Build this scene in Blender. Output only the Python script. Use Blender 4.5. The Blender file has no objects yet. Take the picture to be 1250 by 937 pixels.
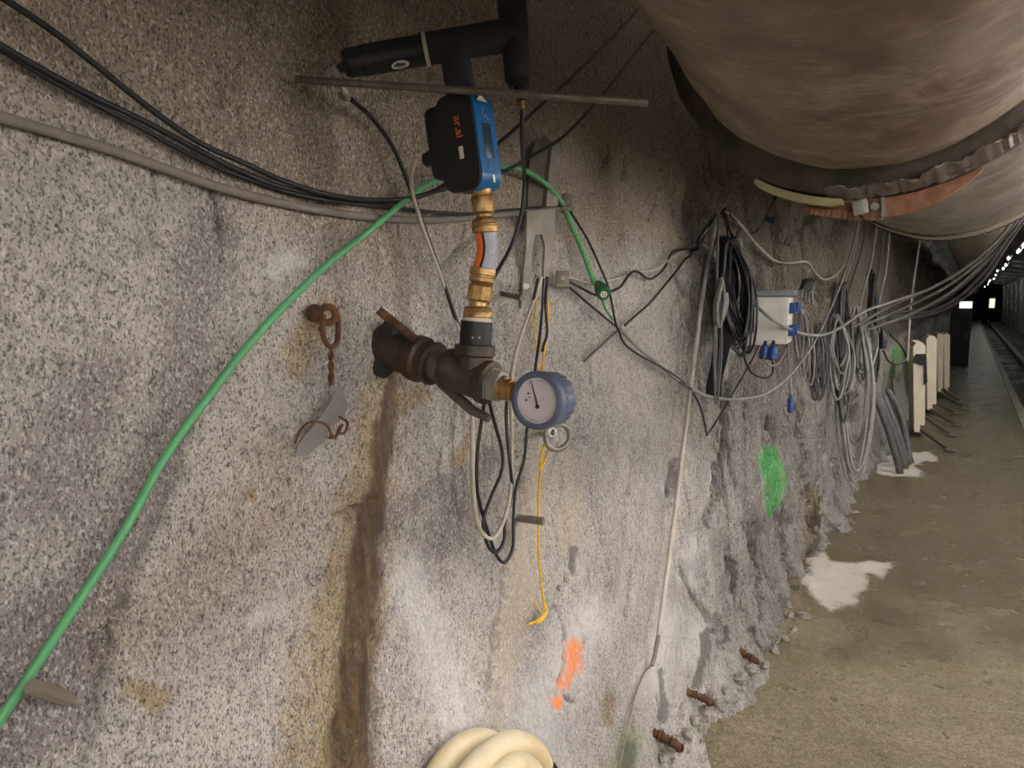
import bpy, bmesh, math, random
import numpy as np
from mathutils import Vector, Matrix, Euler

random.seed(7)
SC = bpy.context.scene
COL = SC.collection
PI = math.pi

# ------------------------------------------------------------------ camera
FPX, CX, CY = 850.0, 625.0, 468.5
CAM = Vector((0.0, 0.0, 1.6))
PITCH, YAW = math.radians(6.71), math.radians(33.2)
cam_data = bpy.data.cameras.new('camera')
cam = bpy.data.objects.new('camera', cam_data)
COL.objects.link(cam)
cam.location = CAM
cam.rotation_euler = (PI / 2 - PITCH, 0, YAW)
cam_data.sensor_width = 36.0
cam_data.lens = 36.0 * FPX / 1250.0
cam_data.clip_start = 0.02
cam_data.clip_end = 300
SC.camera = cam

# ------------------------------------------------------------------ world, exposure
world = bpy.data.worlds.new('tunnel_dark')
SC.world = world
world.use_nodes = True
world.node_tree.nodes['Background'].inputs[0].default_value = (0.02, 0.02, 0.02, 1)
world.node_tree.nodes['Background'].inputs[1].default_value = 0.2
SC.view_settings.view_transform = 'Standard'
SC.view_settings.look = 'None'
SC.view_settings.gamma = 1.0
SC.view_settings.use_curve_mapping = False
SC.view_settings.exposure = 1.45

# lamps of the tunnel and added ones (strength of the tubes, built further down)
ROOF_LAMP = 82.0        # near lamps of the roof row
FAR_LAMP = 10.0         # dimmer tubes further down the tunnel
ADDED_LAMP = 46.0        # unseen tubes added along the opposite wall for light

# ------------------------------------------------------------------ pixel helpers
ROT = Euler((PI / 2 - PITCH, 0, YAW)).to_matrix()
def ray(px, py):
    return ROT @ Vector(((px - CX) / FPX, -(py - CY) / FPX, -1.0))
def P(px, py, d):
    return CAM + ray(px, py) * d
def at_z(px, py, z=0.0):
    r = ray(px, py); return CAM + r * ((z - CAM.z) / r.z)
def at_y(px, py, y):
    r = ray(px, py); return CAM + r * (y / r.y)
def at_plane(px, py, p0, n):
    r = ray(px, py); return CAM + r * ((p0 - CAM).dot(n) / r.dot(n))
def mpp(p):                                    # metres per photo pixel at a point
    return (ROT.transposed() @ (Vector(p) - CAM)).z * -1 / FPX

# ------------------------------------------------------------------ noise (numpy)
def _h(ix, iy, s):
    n = (ix.astype(np.int64) * 374761393 + iy.astype(np.int64) * 668265263 + s * 974634541) & 0xFFFFFFFF
    n = ((n ^ (n >> 13)) * 1274126177) & 0xFFFFFFFF
    n = ((n ^ (n >> 16)) * 2246822519) & 0xFFFFFFFF
    return ((n ^ (n >> 15)) & 0xFFFFFF) / float(0xFFFFFF) * 2 - 1
def vnoise(x, y, s=0):
    x = np.asarray(x, float); y = np.asarray(y, float)
    ix = np.floor(x); iy = np.floor(y); fx = x - ix; fy = y - iy
    u = fx * fx * fx * (fx * (fx * 6 - 15) + 10); v = fy * fy * fy * (fy * (fy * 6 - 15) + 10)
    a = _h(ix, iy, s); b = _h(ix + 1, iy, s); c = _h(ix, iy + 1, s); d = _h(ix + 1, iy + 1, s)
    return (a * (1 - u) + b * u) * (1 - v) + (c * (1 - u) + d * u) * v
def fbm(x, y, s=0, o=4, g=0.5):
    t = 0; a = 1; m = 0
    for i in range(o):
        t = t + a * vnoise(x, y, s + i * 17); m += a; a *= g
        x, y = (x * 1.6 - y * 1.2) * 1.02 + 3.1, (x * 1.2 + y * 1.6) * 1.02 - 1.7
    return t / m
def ridged(x, y, s=0, o=3):
    t = 0; a = 1; m = 0
    for i in range(o):
        t = t + a * (1 - np.abs(vnoise(x, y, s + i * 13)) * 2); m += a; a *= 0.5
        x, y = x * 2.03 + 5.2, y * 2.03 - 2.4
    return t / m
def sstep(a, b, x):
    t = np.clip((x - a) / (b - a), 0, 1); return t * t * (3 - 2 * t)

# ------------------------------------------------------------------ left rock wall: x = wall_x(y, z)
PZ = np.array([-0.3, 0.0, 0.12, 0.35, 0.8, 1.4, 2.0, 2.4, 2.8, 3.2])
PX = np.array([-0.66, -0.70, -0.74, -0.78, -0.83, -0.88, -0.935, -0.965, -0.97, -0.9])
def wall_x(y, z):
    y = np.asarray(y, float); z = np.asarray(z, float)
    b = np.interp(z, PZ, PX)
    far = sstep(2.2, 3.2, y)
    near = 1 - far
    b = b + 0.030 * fbm(y * 0.9, z * 0.8, 3, 3) * (1 - 0.5 * sstep(8, 14, y)) + 0.05 * fbm(y * 0.35, z * 0.5, 5, 2) * far
    # foliation: blocky slabs whose edges run steeply down to the left, flatter towards the roof
    q = y + 0.17 * z + 0.45 * np.maximum(z - 1.5, 0) ** 1.2
    b = b + (0.010 * near + 0.05 * far) * ridged(q * (2.3 - 0.9 * far), z * 0.35, 11, 3)
    b = b + (0.004 * near + 0.020 * far) * fbm(q * 9, z * 2.2, 23, 4)
    st = fbm(q * 3.1, z * 0.8, 31, 3)
    b = b + (0.012 * near + 0.030 * far) * (np.floor(st * 4) / 4 + sstep(0.75, 1.0, (st * 4) % 1.0) / 4)
    wq = q + 0.05 * vnoise(y * 5, z * 3, 36)
    s1 = np.abs(vnoise(wq * 4.2, z * 0.8, 37)); s2 = np.abs(vnoise(wq * 8.5, z * 1.5, 38))    # seams opened between the slabs
    b = b - (far + 0.06 * near) * (0.15 * (1 - sstep(0.03, 0.30, s1)) * sstep(-0.3, 0.3, vnoise(y * 2, z * 1.6, 56)) + 0.08 * (1 - sstep(0.03, 0.28, s2)) * sstep(-0.1, 0.3, vnoise(y * 3, z * 2.3, 57)))
    b = b + far * 0.07 * fbm(q * 2.2, z * 1.1, 58, 3) + 0.03 * far
    b = b + far * 0.030 * fbm(q * 14, z * 4, 39, 4)
    b = b + 0.0058 * fbm(y * 17, z * 12, 41, 4) * (0.6 + 0.9 * fbm(y * 1.7, z * 1.7, 43, 2)) + 0.0020 * vnoise(y * 80, z * 65, 47)
    # small chipped scoops
    sc = vnoise(y * 7 + z * 2, z * 4.5, 49)
    b = b - 0.010 * sstep(0.45, 0.62, sc) * sstep(0.1, 0.5, vnoise(y * 1.3, z * 1.3, 50))
    # foot of the wall runs out in a low, broken toe
    b = b + 0.07 * (1 - sstep(0.0, 0.26, z)) * (0.45 + fbm(y * 5, z * 5, 53, 4) + 0.5 * ridged(y * 6, z * 5, 54, 2))
    return b
def hit_wall(px, py, tmax=30.0):
    r = ray(px, py)
    t = np.geomspace(0.35, tmax, 1400)
    x = CAM.x + r.x * t; y = CAM.y + r.y * t; z = CAM.z + r.z * t
    f = x - wall_x(y, z)
    k = np.nonzero(f < 0)[0]
    if len(k) == 0 or k[0] == 0: return 5.0
    k = k[0]; a, b2 = t[k - 1], t[k]
    return a + (b2 - a) * f[k - 1] / (f[k - 1] - f[k])
def W(px, py, off=0.0):                        # point on the rock seen at a pixel, 'off' metres proud of it
    r = ray(px, py); t = hit_wall(px, py)
    return CAM + r * (t - off / max(abs(r.x), 0.12))

# ------------------------------------------------------------------ materials
MATS = {}
class NT:
    def __init__(s, name):
        s.m = bpy.data.materials.new(name); s.m.use_nodes = True
        s.t = s.m.node_tree; s.n = s.t.nodes; s.b = s.n['Principled BSDF']
    def node(s, typ, **kw):
        n = s.n.new(typ)
        for k, v in kw.items():
            if hasattr(n, k): setattr(n, k, v)
            else: n.inputs[k].default_value = v
        return n
    def link(s, a, b): s.t.links.new(a, b)
    def coord(s, kind='Object', scale=(1, 1, 1), rot=(0, 0, 0)):
        c = s.node('ShaderNodeTexCoord'); m = s.node('ShaderNodeMapping')
        m.inputs['Scale'].default_value = scale; m.inputs['Rotation'].default_value = rot
        s.link(c.outputs[kind], m.inputs[0]); return m.outputs[0]
    def noise(s, vec, scale, detail=3, rough=0.55, dist=0.0):
        n = s.node('ShaderNodeTexNoise'); s.link(vec, n.inputs['Vector'])
        n.inputs['Scale'].default_value = scale; n.inputs['Detail'].default_value = detail
        n.inputs['Roughness'].default_value = rough; n.inputs['Distortion'].default_value = dist
        return n.outputs['Fac']
    def ramp(s, fac, stops, interp='LINEAR'):
        r = s.node('ShaderNodeValToRGB'); e = r.color_ramp.elements; r.color_ramp.interpolation = interp
        while len(e) < len(stops): e.new(0.5)
        for q, (p, c) in zip(e, stops):
            q.position = p; q.color = (c[0], c[1], c[2], 1) if hasattr(c, '__len__') else (c, c, c, 1)
        s.link(fac, r.inputs[0]); return r.outputs[0]
    def mix(s, fac, a, b, mode='MIX'):
        n = s.node('ShaderNodeMix', data_type='RGBA', blend_type=mode)
        for sock, v in ((n.inputs[0], fac), (n.inputs[6], a), (n.inputs[7], b)):
            if hasattr(v, 'is_output'): s.link(v, sock)
            elif sock == n.inputs[0]: sock.default_value = v
            else: sock.default_value = (v[0], v[1], v[2], 1)
        return n.outputs[2]
    def math(s, op, a, b=0.0, clamp=False):
        n = s.node('ShaderNodeMath', operation=op, use_clamp=clamp)
        for i, v in enumerate((a, b)):
            if hasattr(v, 'is_output'): s.link(v, n.inputs[i])
            else: n.inputs[i].default_value = v
        return n.outputs[0]
    def attr(s, name):
        n = s.node('ShaderNodeAttribute', attribute_name=name)
        sp = s.node('ShaderNodeSeparateColor'); s.link(n.outputs['Color'], sp.inputs[0])
        return sp.outputs[0], sp.outputs[1], sp.outputs[2], n.outputs['Alpha']
    def bump(s, h, strength=0.5, dist=0.01, prev=None):
        n = s.node('ShaderNodeBump'); n.inputs['Strength'].default_value = strength
        n.inputs['Distance'].default_value = dist; s.link(h, n.inputs['Height'])
        if prev is not None: s.link(prev, n.inputs['Normal'])
        return n.outputs[0]
    def out(s, color=None, rough=None, metal=None, normal=None):
        for k, v in (('Base Color', color), ('Roughness', rough), ('Metallic', metal), ('Normal', normal)):
            if v is None: continue
            if hasattr(v, 'is_output'): s.link(v, s.b.inputs[k])
            elif k == 'Base Color': s.b.inputs[k].default_value = (v[0], v[1], v[2], 1)
            else: s.b.inputs[k].default_value = v
        MATS[s.m.name] = s.m
        return s.m
def lin(r, g, b):
    f = lambda c: (c / 255 / 12.92) if c / 255 <= 0.04045 else ((c / 255 + 0.055) / 1.055) ** 2.4
    return (f(r), f(g), f(b))
def simple(name, rgb, rough=0.5, metal=0.0, var=0.25, scale=60, bump=0.0, dirt=None, dirt_amt=0.5):
    t = NT(name); v = t.coord('Object')
    n = t.noise(v, scale, 4)
    c = t.ramp(n, [(0.3, tuple(x * (1 - var) for x in rgb)), (0.7, tuple(min(1, x * (1 + var)) for x in rgb))])
    if dirt is not None:
        d = t.ramp(t.noise(v, scale * 0.4, 5, 0.65), [(0.42, 0.0), (0.62, dirt_amt)])
        c = t.mix(d, c, dirt)
    nm = t.bump(n, bump, 0.003) if bump else None
    return t.out(c, rough, metal, nm)
def emit(name, rgb, strength):
    t = NT(name)
    t.b.inputs['Emission Color'].default_value = (*rgb, 1); t.b.inputs['Emission Strength'].default_value = strength
    return t.out((0.8, 0.8, 0.8), 0.4)

def granite():
    t = NT('granite')
    v0 = t.coord('Object')
    v = t.coord('Object', (1, 1.0, 0.62), (0.5, 0, 0))
    rust, white, orange, dark = t.attr('stain_shade_a')
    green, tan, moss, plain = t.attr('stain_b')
    purple, wet, ochre, rugged = t.attr('stain_c')
    big = t.noise(v0, 2.6, 4, 0.6)
    mid = t.noise(v, 14, 4, 0.6)
    c = t.ramp(big, [(0.32, lin(146, 139, 138)), (0.5, lin(172, 165, 159)), (0.68, lin(188, 180, 170))])
    c = t.mix(t.ramp(mid, [(0.35, 0.0), (0.7, 0.5)]), c, lin(202, 195, 188))
    c = t.mix(t.math('MULTIPLY', purple, 0.7), c, lin(124, 114, 115))
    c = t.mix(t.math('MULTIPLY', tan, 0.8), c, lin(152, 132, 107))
    c = t.mix(t.math('MULTIPLY', plain, 0.7), c, lin(176, 163, 144))
    # pale quartz grains, dark mica flecks of two sizes; density drifts over the face
    g1 = t.noise(v, 230, 2, 0.5)
    g2 = t.noise(v, 165, 3, 0.65, 0.2)
    g3 = t.noise(v, 330, 3, 0.6)
    g4 = t.noise(v, 62, 3, 0.65)
    c = t.mix(t.ramp(g1, [(0.52, 0.0), (0.64, 0.5)]), c, lin(224, 218, 211))
    less = t.math('SUBTRACT', 1.0, t.math('MULTIPLY', plain, 0.55))
    dens = t.math('MULTIPLY', less, t.ramp(mid, [(0.35, 1.0), (0.65, 0.55)]))
    f1 = t.math('MULTIPLY', t.ramp(g2, [(0.37, 0.72), (0.46, 0.0)]), dens)
    f2 = t.math('MULTIPLY', t.ramp(g3, [(0.38, 0.65), (0.47, 0.0)]), less)
    f4 = t.math('MULTIPLY', t.ramp(g4, [(0.34, 0.45), (0.50, 0.0)]), less)
    c = t.mix(f4, c, lin(112, 103, 99))
    c = t.mix(f1, c, lin(78, 73, 72))
    c = t.mix(f2, c, lin(62, 58, 57))
    # stains with their own shapes; dark also paints shade into the cracks
    nz = t.noise(v0, 30, 5, 0.7); fine = t.noise(v, 120, 3, 0.6)
    nz = t.math('ADD', t.math('MULTIPLY', nz, 0.6), t.math('MULTIPLY', t.noise(v0, 9, 4, 0.7), 0.4))
    def edge(m, k=0.5):
        a = t.math('ADD', m, t.math('MULTIPLY', t.math('SUBTRACT', nz, 0.5), k))
        a = t.math('ADD', a, t.math('MULTIPLY', t.math('SUBTRACT', fine, 0.5), k))
        return t.ramp(t.math('MULTIPLY', a, t.math('MULTIPLY', m, 4.0, True)), [(0.12, 0.0), (0.95, 1.0)])
    c = t.mix(t.math('MULTIPLY', edge(white, 1.2), 0.42), c, lin(232, 229, 228))
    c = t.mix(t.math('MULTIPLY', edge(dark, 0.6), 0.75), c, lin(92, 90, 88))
    c = t.mix(t.math('MULTIPLY', edge(ochre, 1.6), 0.85), c, (0.74, 0.60, 0.37), 'MULTIPLY')
    streak = t.noise(t.coord('Object', (1, 1, 0.06), (0.12, 0, 0)), 60, 4, 0.6)
    rc = t.ramp(streak, [(0.35, lin(50, 35, 20)), (0.55, lin(84, 62, 35)), (0.72, lin(124, 98, 60))])
    c = t.mix(t.math('MULTIPLY', edge(rust, 0.9), 0.9), c, rc)
    c = t.mix(t.math('MULTIPLY', edge(moss, 1.4), 0.7), c, (0.62, 0.72, 0.42), 'MULTIPLY')
    c = t.mix(t.math('MULTIPLY', edge(orange, 1.5), 0.9), c, lin(248, 140, 66))
    c = t.mix(t.math('MULTIPLY', edge(green, 1.5), 0.85), c, lin(104, 206, 112))
    b = t.math('ADD', t.math('MULTIPLY', g2, 0.6), t.math('MULTIPLY', t.noise(v, 190, 3, 0.6), 0.4))
    nm = t.bump(b, 0.9, 0.008)
    nm = t.bump(t.noise(v, 38, 5, 0.65), 0.45, 0.02, nm)
    slab = t.noise(t.coord('Object', (1, 1.0, 0.3), (0.3, 0, 0)), 11, 6, 0.68, 0.4)
    nm = t.bump(t.math('MULTIPLY', slab, rugged), 1.0, 0.16, nm)
    ro = t.math('SUBTRACT', 0.82, t.math('MULTIPLY', wet, 0.5))
    return t.out(c, ro, 0.0, nm)
M_ROCK = granite()

def rock_far(name, a, b2):
    t = NT(name); v = t.coord('Object')
    n = t.noise(v, 3.0, 6, 0.65); n2 = t.noise(v, 40, 4, 0.6)
    c = t.ramp(n, [(0.3, a), (0.7, b2)]); c = t.mix(t.ramp(n2, [(0.35, 0.7), (0.5, 0.0)]), c, tuple(x * 0.4 for x in a))
    return t.out(c, 0.75, 0, t.bump(n, 0.8, 0.15))
M_ROCKR = rock_far('dark_rock', lin(132, 126, 118), lin(176, 168, 158))

def floor_mat():
    t = NT('wet_concrete'); v = t.coord('Object')
    pale, mossy, wet, _ = t.attr('floor_a')
    n = t.noise(v, 2.2, 5, 0.62); n2 = t.noise(v, 22, 5, 0.7); n3 = t.noise(v, 260, 3, 0.6)
    c = t.ramp(n, [(0.3, lin(100, 86, 56)), (0.5, lin(134, 120, 88)), (0.7, lin(158, 144, 112))])
    c = t.mix(t.ramp(n2, [(0.45, 0.0), (0.72, 0.5)]), c, lin(160, 148, 122))
    c = t.mix(t.ramp(t.noise(v, 9, 5, 0.7), [(0.52, 0.0), (0.75, 0.55)]), c, lin(118, 108, 62))
    c = t.mix(t.ramp(t.noise(v, 55, 5, 0.75), [(0.38, 0.75), (0.56, 0.0)]), c, lin(78, 68, 44))
    c = t.mix(t.ramp(t.noise(v, 40, 5, 0.75), [(0.52, 0.0), (0.68, 0.55)]), c, lin(172, 162, 134))
    c = t.mix(t.ramp(n3, [(0.36, 0.8), (0.46, 0.0)]), c, lin(60, 52, 36))
    c = t.mix(t.ramp(n3, [(0.55, 0.0), (0.66, 0.65)]), c, lin(196, 188, 166))
    c = t.mix(t.math('MULTIPLY', wet, 0.6), c, lin(74, 58, 32))
    e = t.ramp(t.math('ADD', pale, t.math('MULTIPLY', t.math('SUBTRACT', n2, 0.5), 1.3)), [(0.35, 0.0), (0.75, 1.0)])
    c = t.mix(t.math('MULTIPLY', e, 0.9), c, lin(206, 198, 188))
    e2 = t.ramp(t.math('ADD', mossy, t.math('MULTIPLY', t.math('SUBTRACT', n2, 0.5), 0.6)), [(0.45, 0.0), (0.6, 1.0)])
    c = t.mix(t.math('MULTIPLY', e2, 0.6), c, lin(92, 98, 50))
    ro = t.ramp(t.math('ADD', t.noise(v, 5, 4, 0.6), t.math('MULTIPLY', wet, -0.25)), [(0.3, 0.2), (0.62, 0.6)])
    ro = t.mix(e, ro, (0.85, 0.85, 0.85))
    b = t.math('ADD', t.math('MULTIPLY', n2, 0.5), t.math('MULTIPLY', t.noise(v, 110, 4, 0.7), 0.5))
    return t.out(c, ro, 0, t.bump(b, 1.0, 0.014))
M_FLOOR = floor_mat()

def duct_mat(name, a, b2, d):
    t = NT(name); v = t.coord('Object', (1, 5.0, 1)); v1 = t.coord('Object')
    n = t.noise(v, 3.2, 6, 0.65, 0.8); n2 = t.noise(v1, 2.2, 5, 0.7, 0.5); n3 = t.noise(v, 22, 4, 0.6)
    c = t.ramp(n, [(0.3, a), (0.7, b2)])
    c = t.mix(t.ramp(n2, [(0.4, 0.0), (0.62, 0.85)]), c, d)
    c = t.mix(t.ramp(t.noise(v1, 5.5, 5, 0.7, 1.0), [(0.5, 0.0), (0.72, 0.6)]), c, tuple(min(1, x * 1.5) for x in b2))
    c = t.mix(t.ramp(n3, [(0.35, 0.5), (0.5, 0.0)]), c, tuple(x * 0.55 for x in a))
    return t.out(c, 0.6, 0, t.bump(t.math('ADD', n3, n), 0.25, 0.01))
M_DUCT = duct_mat('dusty_duct_fabric', lin(128, 112, 97), lin(162, 146, 128), lin(92, 72, 52))
M_DUCT2 = duct_mat('grey_duct_fabric', lin(120, 112, 100), lin(150, 141, 128), lin(100, 88, 74))

M_BLACK = simple('black_rubber', lin(26, 25, 25), 0.5, 0, 0.25, 80)
M_CLOTH = simple('black_cloth', lin(16, 16, 16), 0.95, 0, 0.3, 60)
M_BLACKC = simple('black_cable_sheath', lin(30, 28, 27), 0.45, 0, 0.25, 60)
M_FOAM = simple('black_foam', lin(50, 49, 49), 0.85, 0, 0.2, 200, 0.4)
M_DRUB = simple('dark_sleeve', lin(54, 46, 40), 0.7, 0, 0.4, 20, 0.4, lin(92, 78, 64), 0.7)
M_GREYC = simple('grey_cable_sheath', lin(150, 146, 142), 0.5, 0, 0.12, 40, 0, lin(112, 104, 94), 0.5)
M_DGREYC = simple('dark_grey_sheath', lin(98, 95, 94), 0.5, 0, 0.2, 40, 0, lin(70, 64, 58), 0.6)
M_WHITEC = simple('pale_cable_sheath', lin(188, 178, 166), 0.5, 0, 0.1, 30, 0, lin(150, 138, 120), 0.5)
M_COND = simple('dusty_conduit', lin(128, 119, 112), 0.75, 0, 0.15, 50, 0.3)
M_GREENH = simple('green_hose', lin(92, 166, 112), 0.4, 0, 0.12, 40)
M_GREENB = simple('green_mesh', lin(88, 160, 98), 0.6, 0, 0.3, 160)
M_DGREEN = simple('dark_green_plastic', lin(22, 92, 58), 0.4, 0, 0.15, 80)
M_YEL = simple('yellow_wire', lin(236, 186, 24), 0.4, 0, 0.1, 60)
M_BRASS = simple('brass', lin(188, 154, 100), 0.40, 0.7, 0.22, 90, 0.15, lin(98, 66, 30), 0.6)
M_STEEL = simple('galvanised_steel', lin(172, 170, 164), 0.42, 0.7, 0.15, 60, 0.1, lin(120, 112, 100), 0.5)
M_DSTEEL = simple('dull_steel', lin(112, 104, 95), 0.5, 0.6, 0.25, 60, 0.2, lin(84, 70, 54), 0.6)
M_BRKT = simple('bracket_steel', lin(150, 145, 134), 0.55, 0.35, 0.15, 40, 0.1, lin(112, 100, 82), 0.6)
M_RUST = simple('rusty_steel', lin(104, 68, 44), 0.85, 0.1, 0.4, 70, 0.8, lin(58, 38, 26), 0.8)
M_RUSTO = simple('orange_rust', lin(140, 101, 78), 0.8, 0.1, 0.25, 40, 0.5, lin(120, 74, 46), 0.8)
M_IRON = simple('black_iron', lin(58, 50, 44), 0.45, 0.3, 0.3, 60, 0.3, lin(84, 66, 48), 0.6)
M_IRONB = simple('brown_iron', lin(70, 54, 42), 0.55, 0.25, 0.35, 50, 0.4, lin(46, 34, 26), 0.8)
M_DKGREEN = simple('dark_wing_plastic', lin(40, 40, 34), 0.5, 0, 0.3, 60)
M_SLATE = simple('slate_blue_rubber', lin(88, 94, 116), 0.5, 0, 0.1, 80, 0, lin(70, 74, 90), 0.4)
M_DIAL = simple('dial_face', lin(206, 196, 200), 0.35, 0, 0.04, 30)
M_BLUE = simple('blue_face', lin(10, 88, 140), 0.35, 0, 0.05, 30)
M_DISP = simple('dark_display', lin(44, 58, 70), 0.25, 0, 0.05, 30)
M_WHITE = simple('white_plastic', lin(226, 222, 214), 0.45, 0, 0.05, 20, 0, lin(190, 180, 164), 0.5)
M_CREAM = simple('cream_hose', lin(222, 208, 178), 0.5, 0, 0.06, 14, 0, lin(196, 166, 112), 0.55)
M_BPLUG = simple('blue_plug', lin(36, 70, 136), 0.4, 0, 0.1, 60)
M_ORG = simple('orange_plastic', lin(232, 112, 30), 0.4, 0, 0.1, 60)
M_BRAID = simple('grey_braid', lin(158, 158, 168), 0.45, 0.3, 0.3, 500, 0.5)
M_YELSTR = simple('yellowed_strap', lin(152, 144, 108), 0.6, 0, 0.12, 30, 0, lin(140, 124, 84), 0.5)
M_CLEAR = simple('grey_cover', lin(132, 138, 146), 0.25, 0, 0.1, 20)
M_TAG = simple('grey_tag', lin(132, 122, 108), 0.6, 0, 0.1, 30)
M_PLATE = simple('lead_grey_sheet', lin(136, 132, 130), 0.55, 0.2, 0.08, 30, 0, lin(110, 104, 98), 0.4)
M_STONE = rock_far('rubble_stone', lin(132, 124, 114), lin(182, 174, 164))
M_HEM = simple('hem_strip', lin(176, 162, 146), 0.6, 0, 0.12, 20, 0, lin(140, 122, 102), 0.5)
M_TAPE = simple('pale_tape', lin(206, 192, 176), 0.6, 0, 0.08, 60)
M_TUBE_R = emit('roof_tube_glow', (1.0, 0.98, 0.95), ROOF_LAMP)
M_TUBE_F = emit('far_tube_glow', (0.93, 1.0, 0.90), FAR_LAMP)
M_TUBE_W = emit('added_tube_glow', (1.0, 0.97, 0.94), ADDED_LAMP)
M_HOUSE = simple('lamp_housing', lin(200, 198, 192), 0.5, 0, 0.05, 20)

# ------------------------------------------------------------------ mesh builder
class MB:
    def __init__(s): s.v = []; s.f = []; s.mi = []; s.cur = 0
    def add(s, vs, fs):
        o = len(s.v); s.v.extend([Vector(q) for q in vs]); s.f.extend([tuple(i + o for i in f) for f in fs])
        s.mi.extend([s.cur] * len(fs)); return s
    def box(s, c, ax, ay, az):                 # half-axis vectors
        c = Vector(c); ax = Vector(ax); ay = Vector(ay); az = Vector(az)
        vs = [c + ax * i + ay * j + az * k for i in (-1, 1) for j in (-1, 1) for k in (-1, 1)]
        return s.add(vs, [(0, 1, 3, 2), (4, 6, 7, 5), (0, 4, 5, 1), (2, 3, 7, 6), (0, 2, 6, 4), (1, 5, 7, 3)])
    def rbox(s, c, ax, ay, az, bev=0.25, seg=3):   # box with rounded edges
        bm = bmesh.new(); bmesh.ops.create_cube(bm, size=2)
        lx, ly, lz = Vector(ax).length, Vector(ay).length, Vector(az).length
        for q in bm.verts: q.co = Vector((q.co.x * lx, q.co.y * ly, q.co.z * lz))
        bmesh.ops.bevel(bm, geom=bm.edges[:], offset=bev * min(lx, ly, lz), segments=seg, affect='EDGES', profile=0.5)
        X, Y, Z = Vector(ax) / lx, Vector(ay) / ly, Vector(az) / lz
        bm.verts.index_update()
        s.add([Vector(c) + X * q.co.x + Y * q.co.y + Z * q.co.z for q in bm.verts], [[q.index for q in f.verts] for f in bm.faces])
        bm.free(); return s
    def revolve(s, a, b, prof, seg=20, cap=True):  # profile: (fraction along a->b, radius)
        a = Vector(a); b = Vector(b); d = (b - a).normalized()
        u = d.orthogonal().normalized(); w = d.cross(u)
        vs = []; fs = []
        for t, r in prof:
            c = a + (b - a) * t
            for k in range(seg):
                th = 2 * PI * k / seg
                vs.append(c + (u * math.cos(th) + w * math.sin(th)) * r)
        n = len(prof)
        for i in range(n - 1):
            for k in range(seg):
                k2 = (k + 1) % seg
                fs.append((i * seg + k, i * seg + k2, (i + 1) * seg + k2, (i + 1) * seg + k))
        if cap:
            fs.append(tuple(range(seg))[::-1]); fs.append(tuple((n - 1) * seg + k for k in range(seg)))
        return s.add(vs, fs)
    def cyl(s, a, b, r, r2=None, seg=16):
        return s.revolve(a, b, [(0, r), (1, r if r2 is None else r2)], seg)
    def tube(s, pts, r, seg=8, closed=False):
        pts = [Vector(p) for p in pts]; n = len(pts); vs = []; fs = []
        rs = r if hasattr(r, '__len__') else [r] * n
        up = None
        for i in range(n):
            t = (pts[(i + 1) % n] - pts[i - 1]) if closed else (pts[min(i + 1, n - 1)] - pts[max(i - 1, 0)])
            if t.length < 1e-9: t = Vector((0, 0, 1))
            t.normalize()
            if up is None: up = t.orthogonal().normalized()
            up = (up - t * up.dot(t))
            if up.length < 1e-6: up = t.orthogonal()
            up.normalize(); w = t.cross(up)
            for k in range(seg):
                th = 2 * PI * k / seg; vs.append(pts[i] + (up * math.cos(th) + w * math.sin(th)) * rs[i])
        m = n if closed else n - 1
        for i in range(m):
            j = (i + 1) % n
            for k in range(seg):
                k2 = (k + 1) % seg
                fs.append((i * seg + k, i * seg + k2, j * seg + k2, j * seg + k))
        if not closed:
            fs.append(tuple(range(seg))[::-1]); fs.append(tuple((n - 1) * seg + k for k in range(seg)))
        return s.add(vs, fs)
    def torus(s, c, n, R, r, seg=32, rs=10, a0=0, a1=2 * PI, u=None):
        c = Vector(c); n = Vector(n).normalized(); u = (Vector(u) - n * Vector(u).dot(n)).normalized() if u is not None else n.orthogonal().normalized()
        w = n.cross(u); full = abs(a1 - a0 - 2 * PI) < 1e-6
        k = seg if full else seg + 1
        return s.tube([c + (u * math.cos(a0 + (a1 - a0) * i / seg) + w * math.sin(a0 + (a1 - a0) * i / seg)) * R for i in range(k)], r, rs, full)
    def prism(s, poly, d):                     # closed outline, extruded by vector d
        n = len(poly); d = Vector(d); vs = [Vector(p) for p in poly] + [Vector(p) + d for p in poly]
        fs = [tuple(range(n))[::-1], tuple(range(n, 2 * n))] + [(i, (i + 1) % n, n + (i + 1) % n, n + i) for i in range(n)]
        return s.add(vs, fs)
    def sphere(s, c, r, sx=1, sy=1, sz=1, seg=12, rings=8):
        c = Vector(c); vs = [c + Vector((0, 0, -r * sz))]; fs = []
        for i in range(1, rings):
            a = -PI / 2 + PI * i / rings
            for k in range(seg):
                th = 2 * PI * k / seg
                vs.append(c + Vector((r * sx * math.cos(a) * math.cos(th), r * sy * math.cos(a) * math.sin(th), r * sz * math.sin(a))))
        vs.append(c + Vector((0, 0, r * sz))); L = len(vs) - 1
        for k in range(seg):
            k2 = (k + 1) % seg
            fs.append((0, 1 + k2, 1 + k)); fs.append((L, L - seg + k, L - seg + k2))
            for i in range(rings - 2):
                a = 1 + i * seg
                fs.append((a + k, a + k2, a + seg + k2, a + seg + k))
        return s.add(vs, fs)
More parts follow.
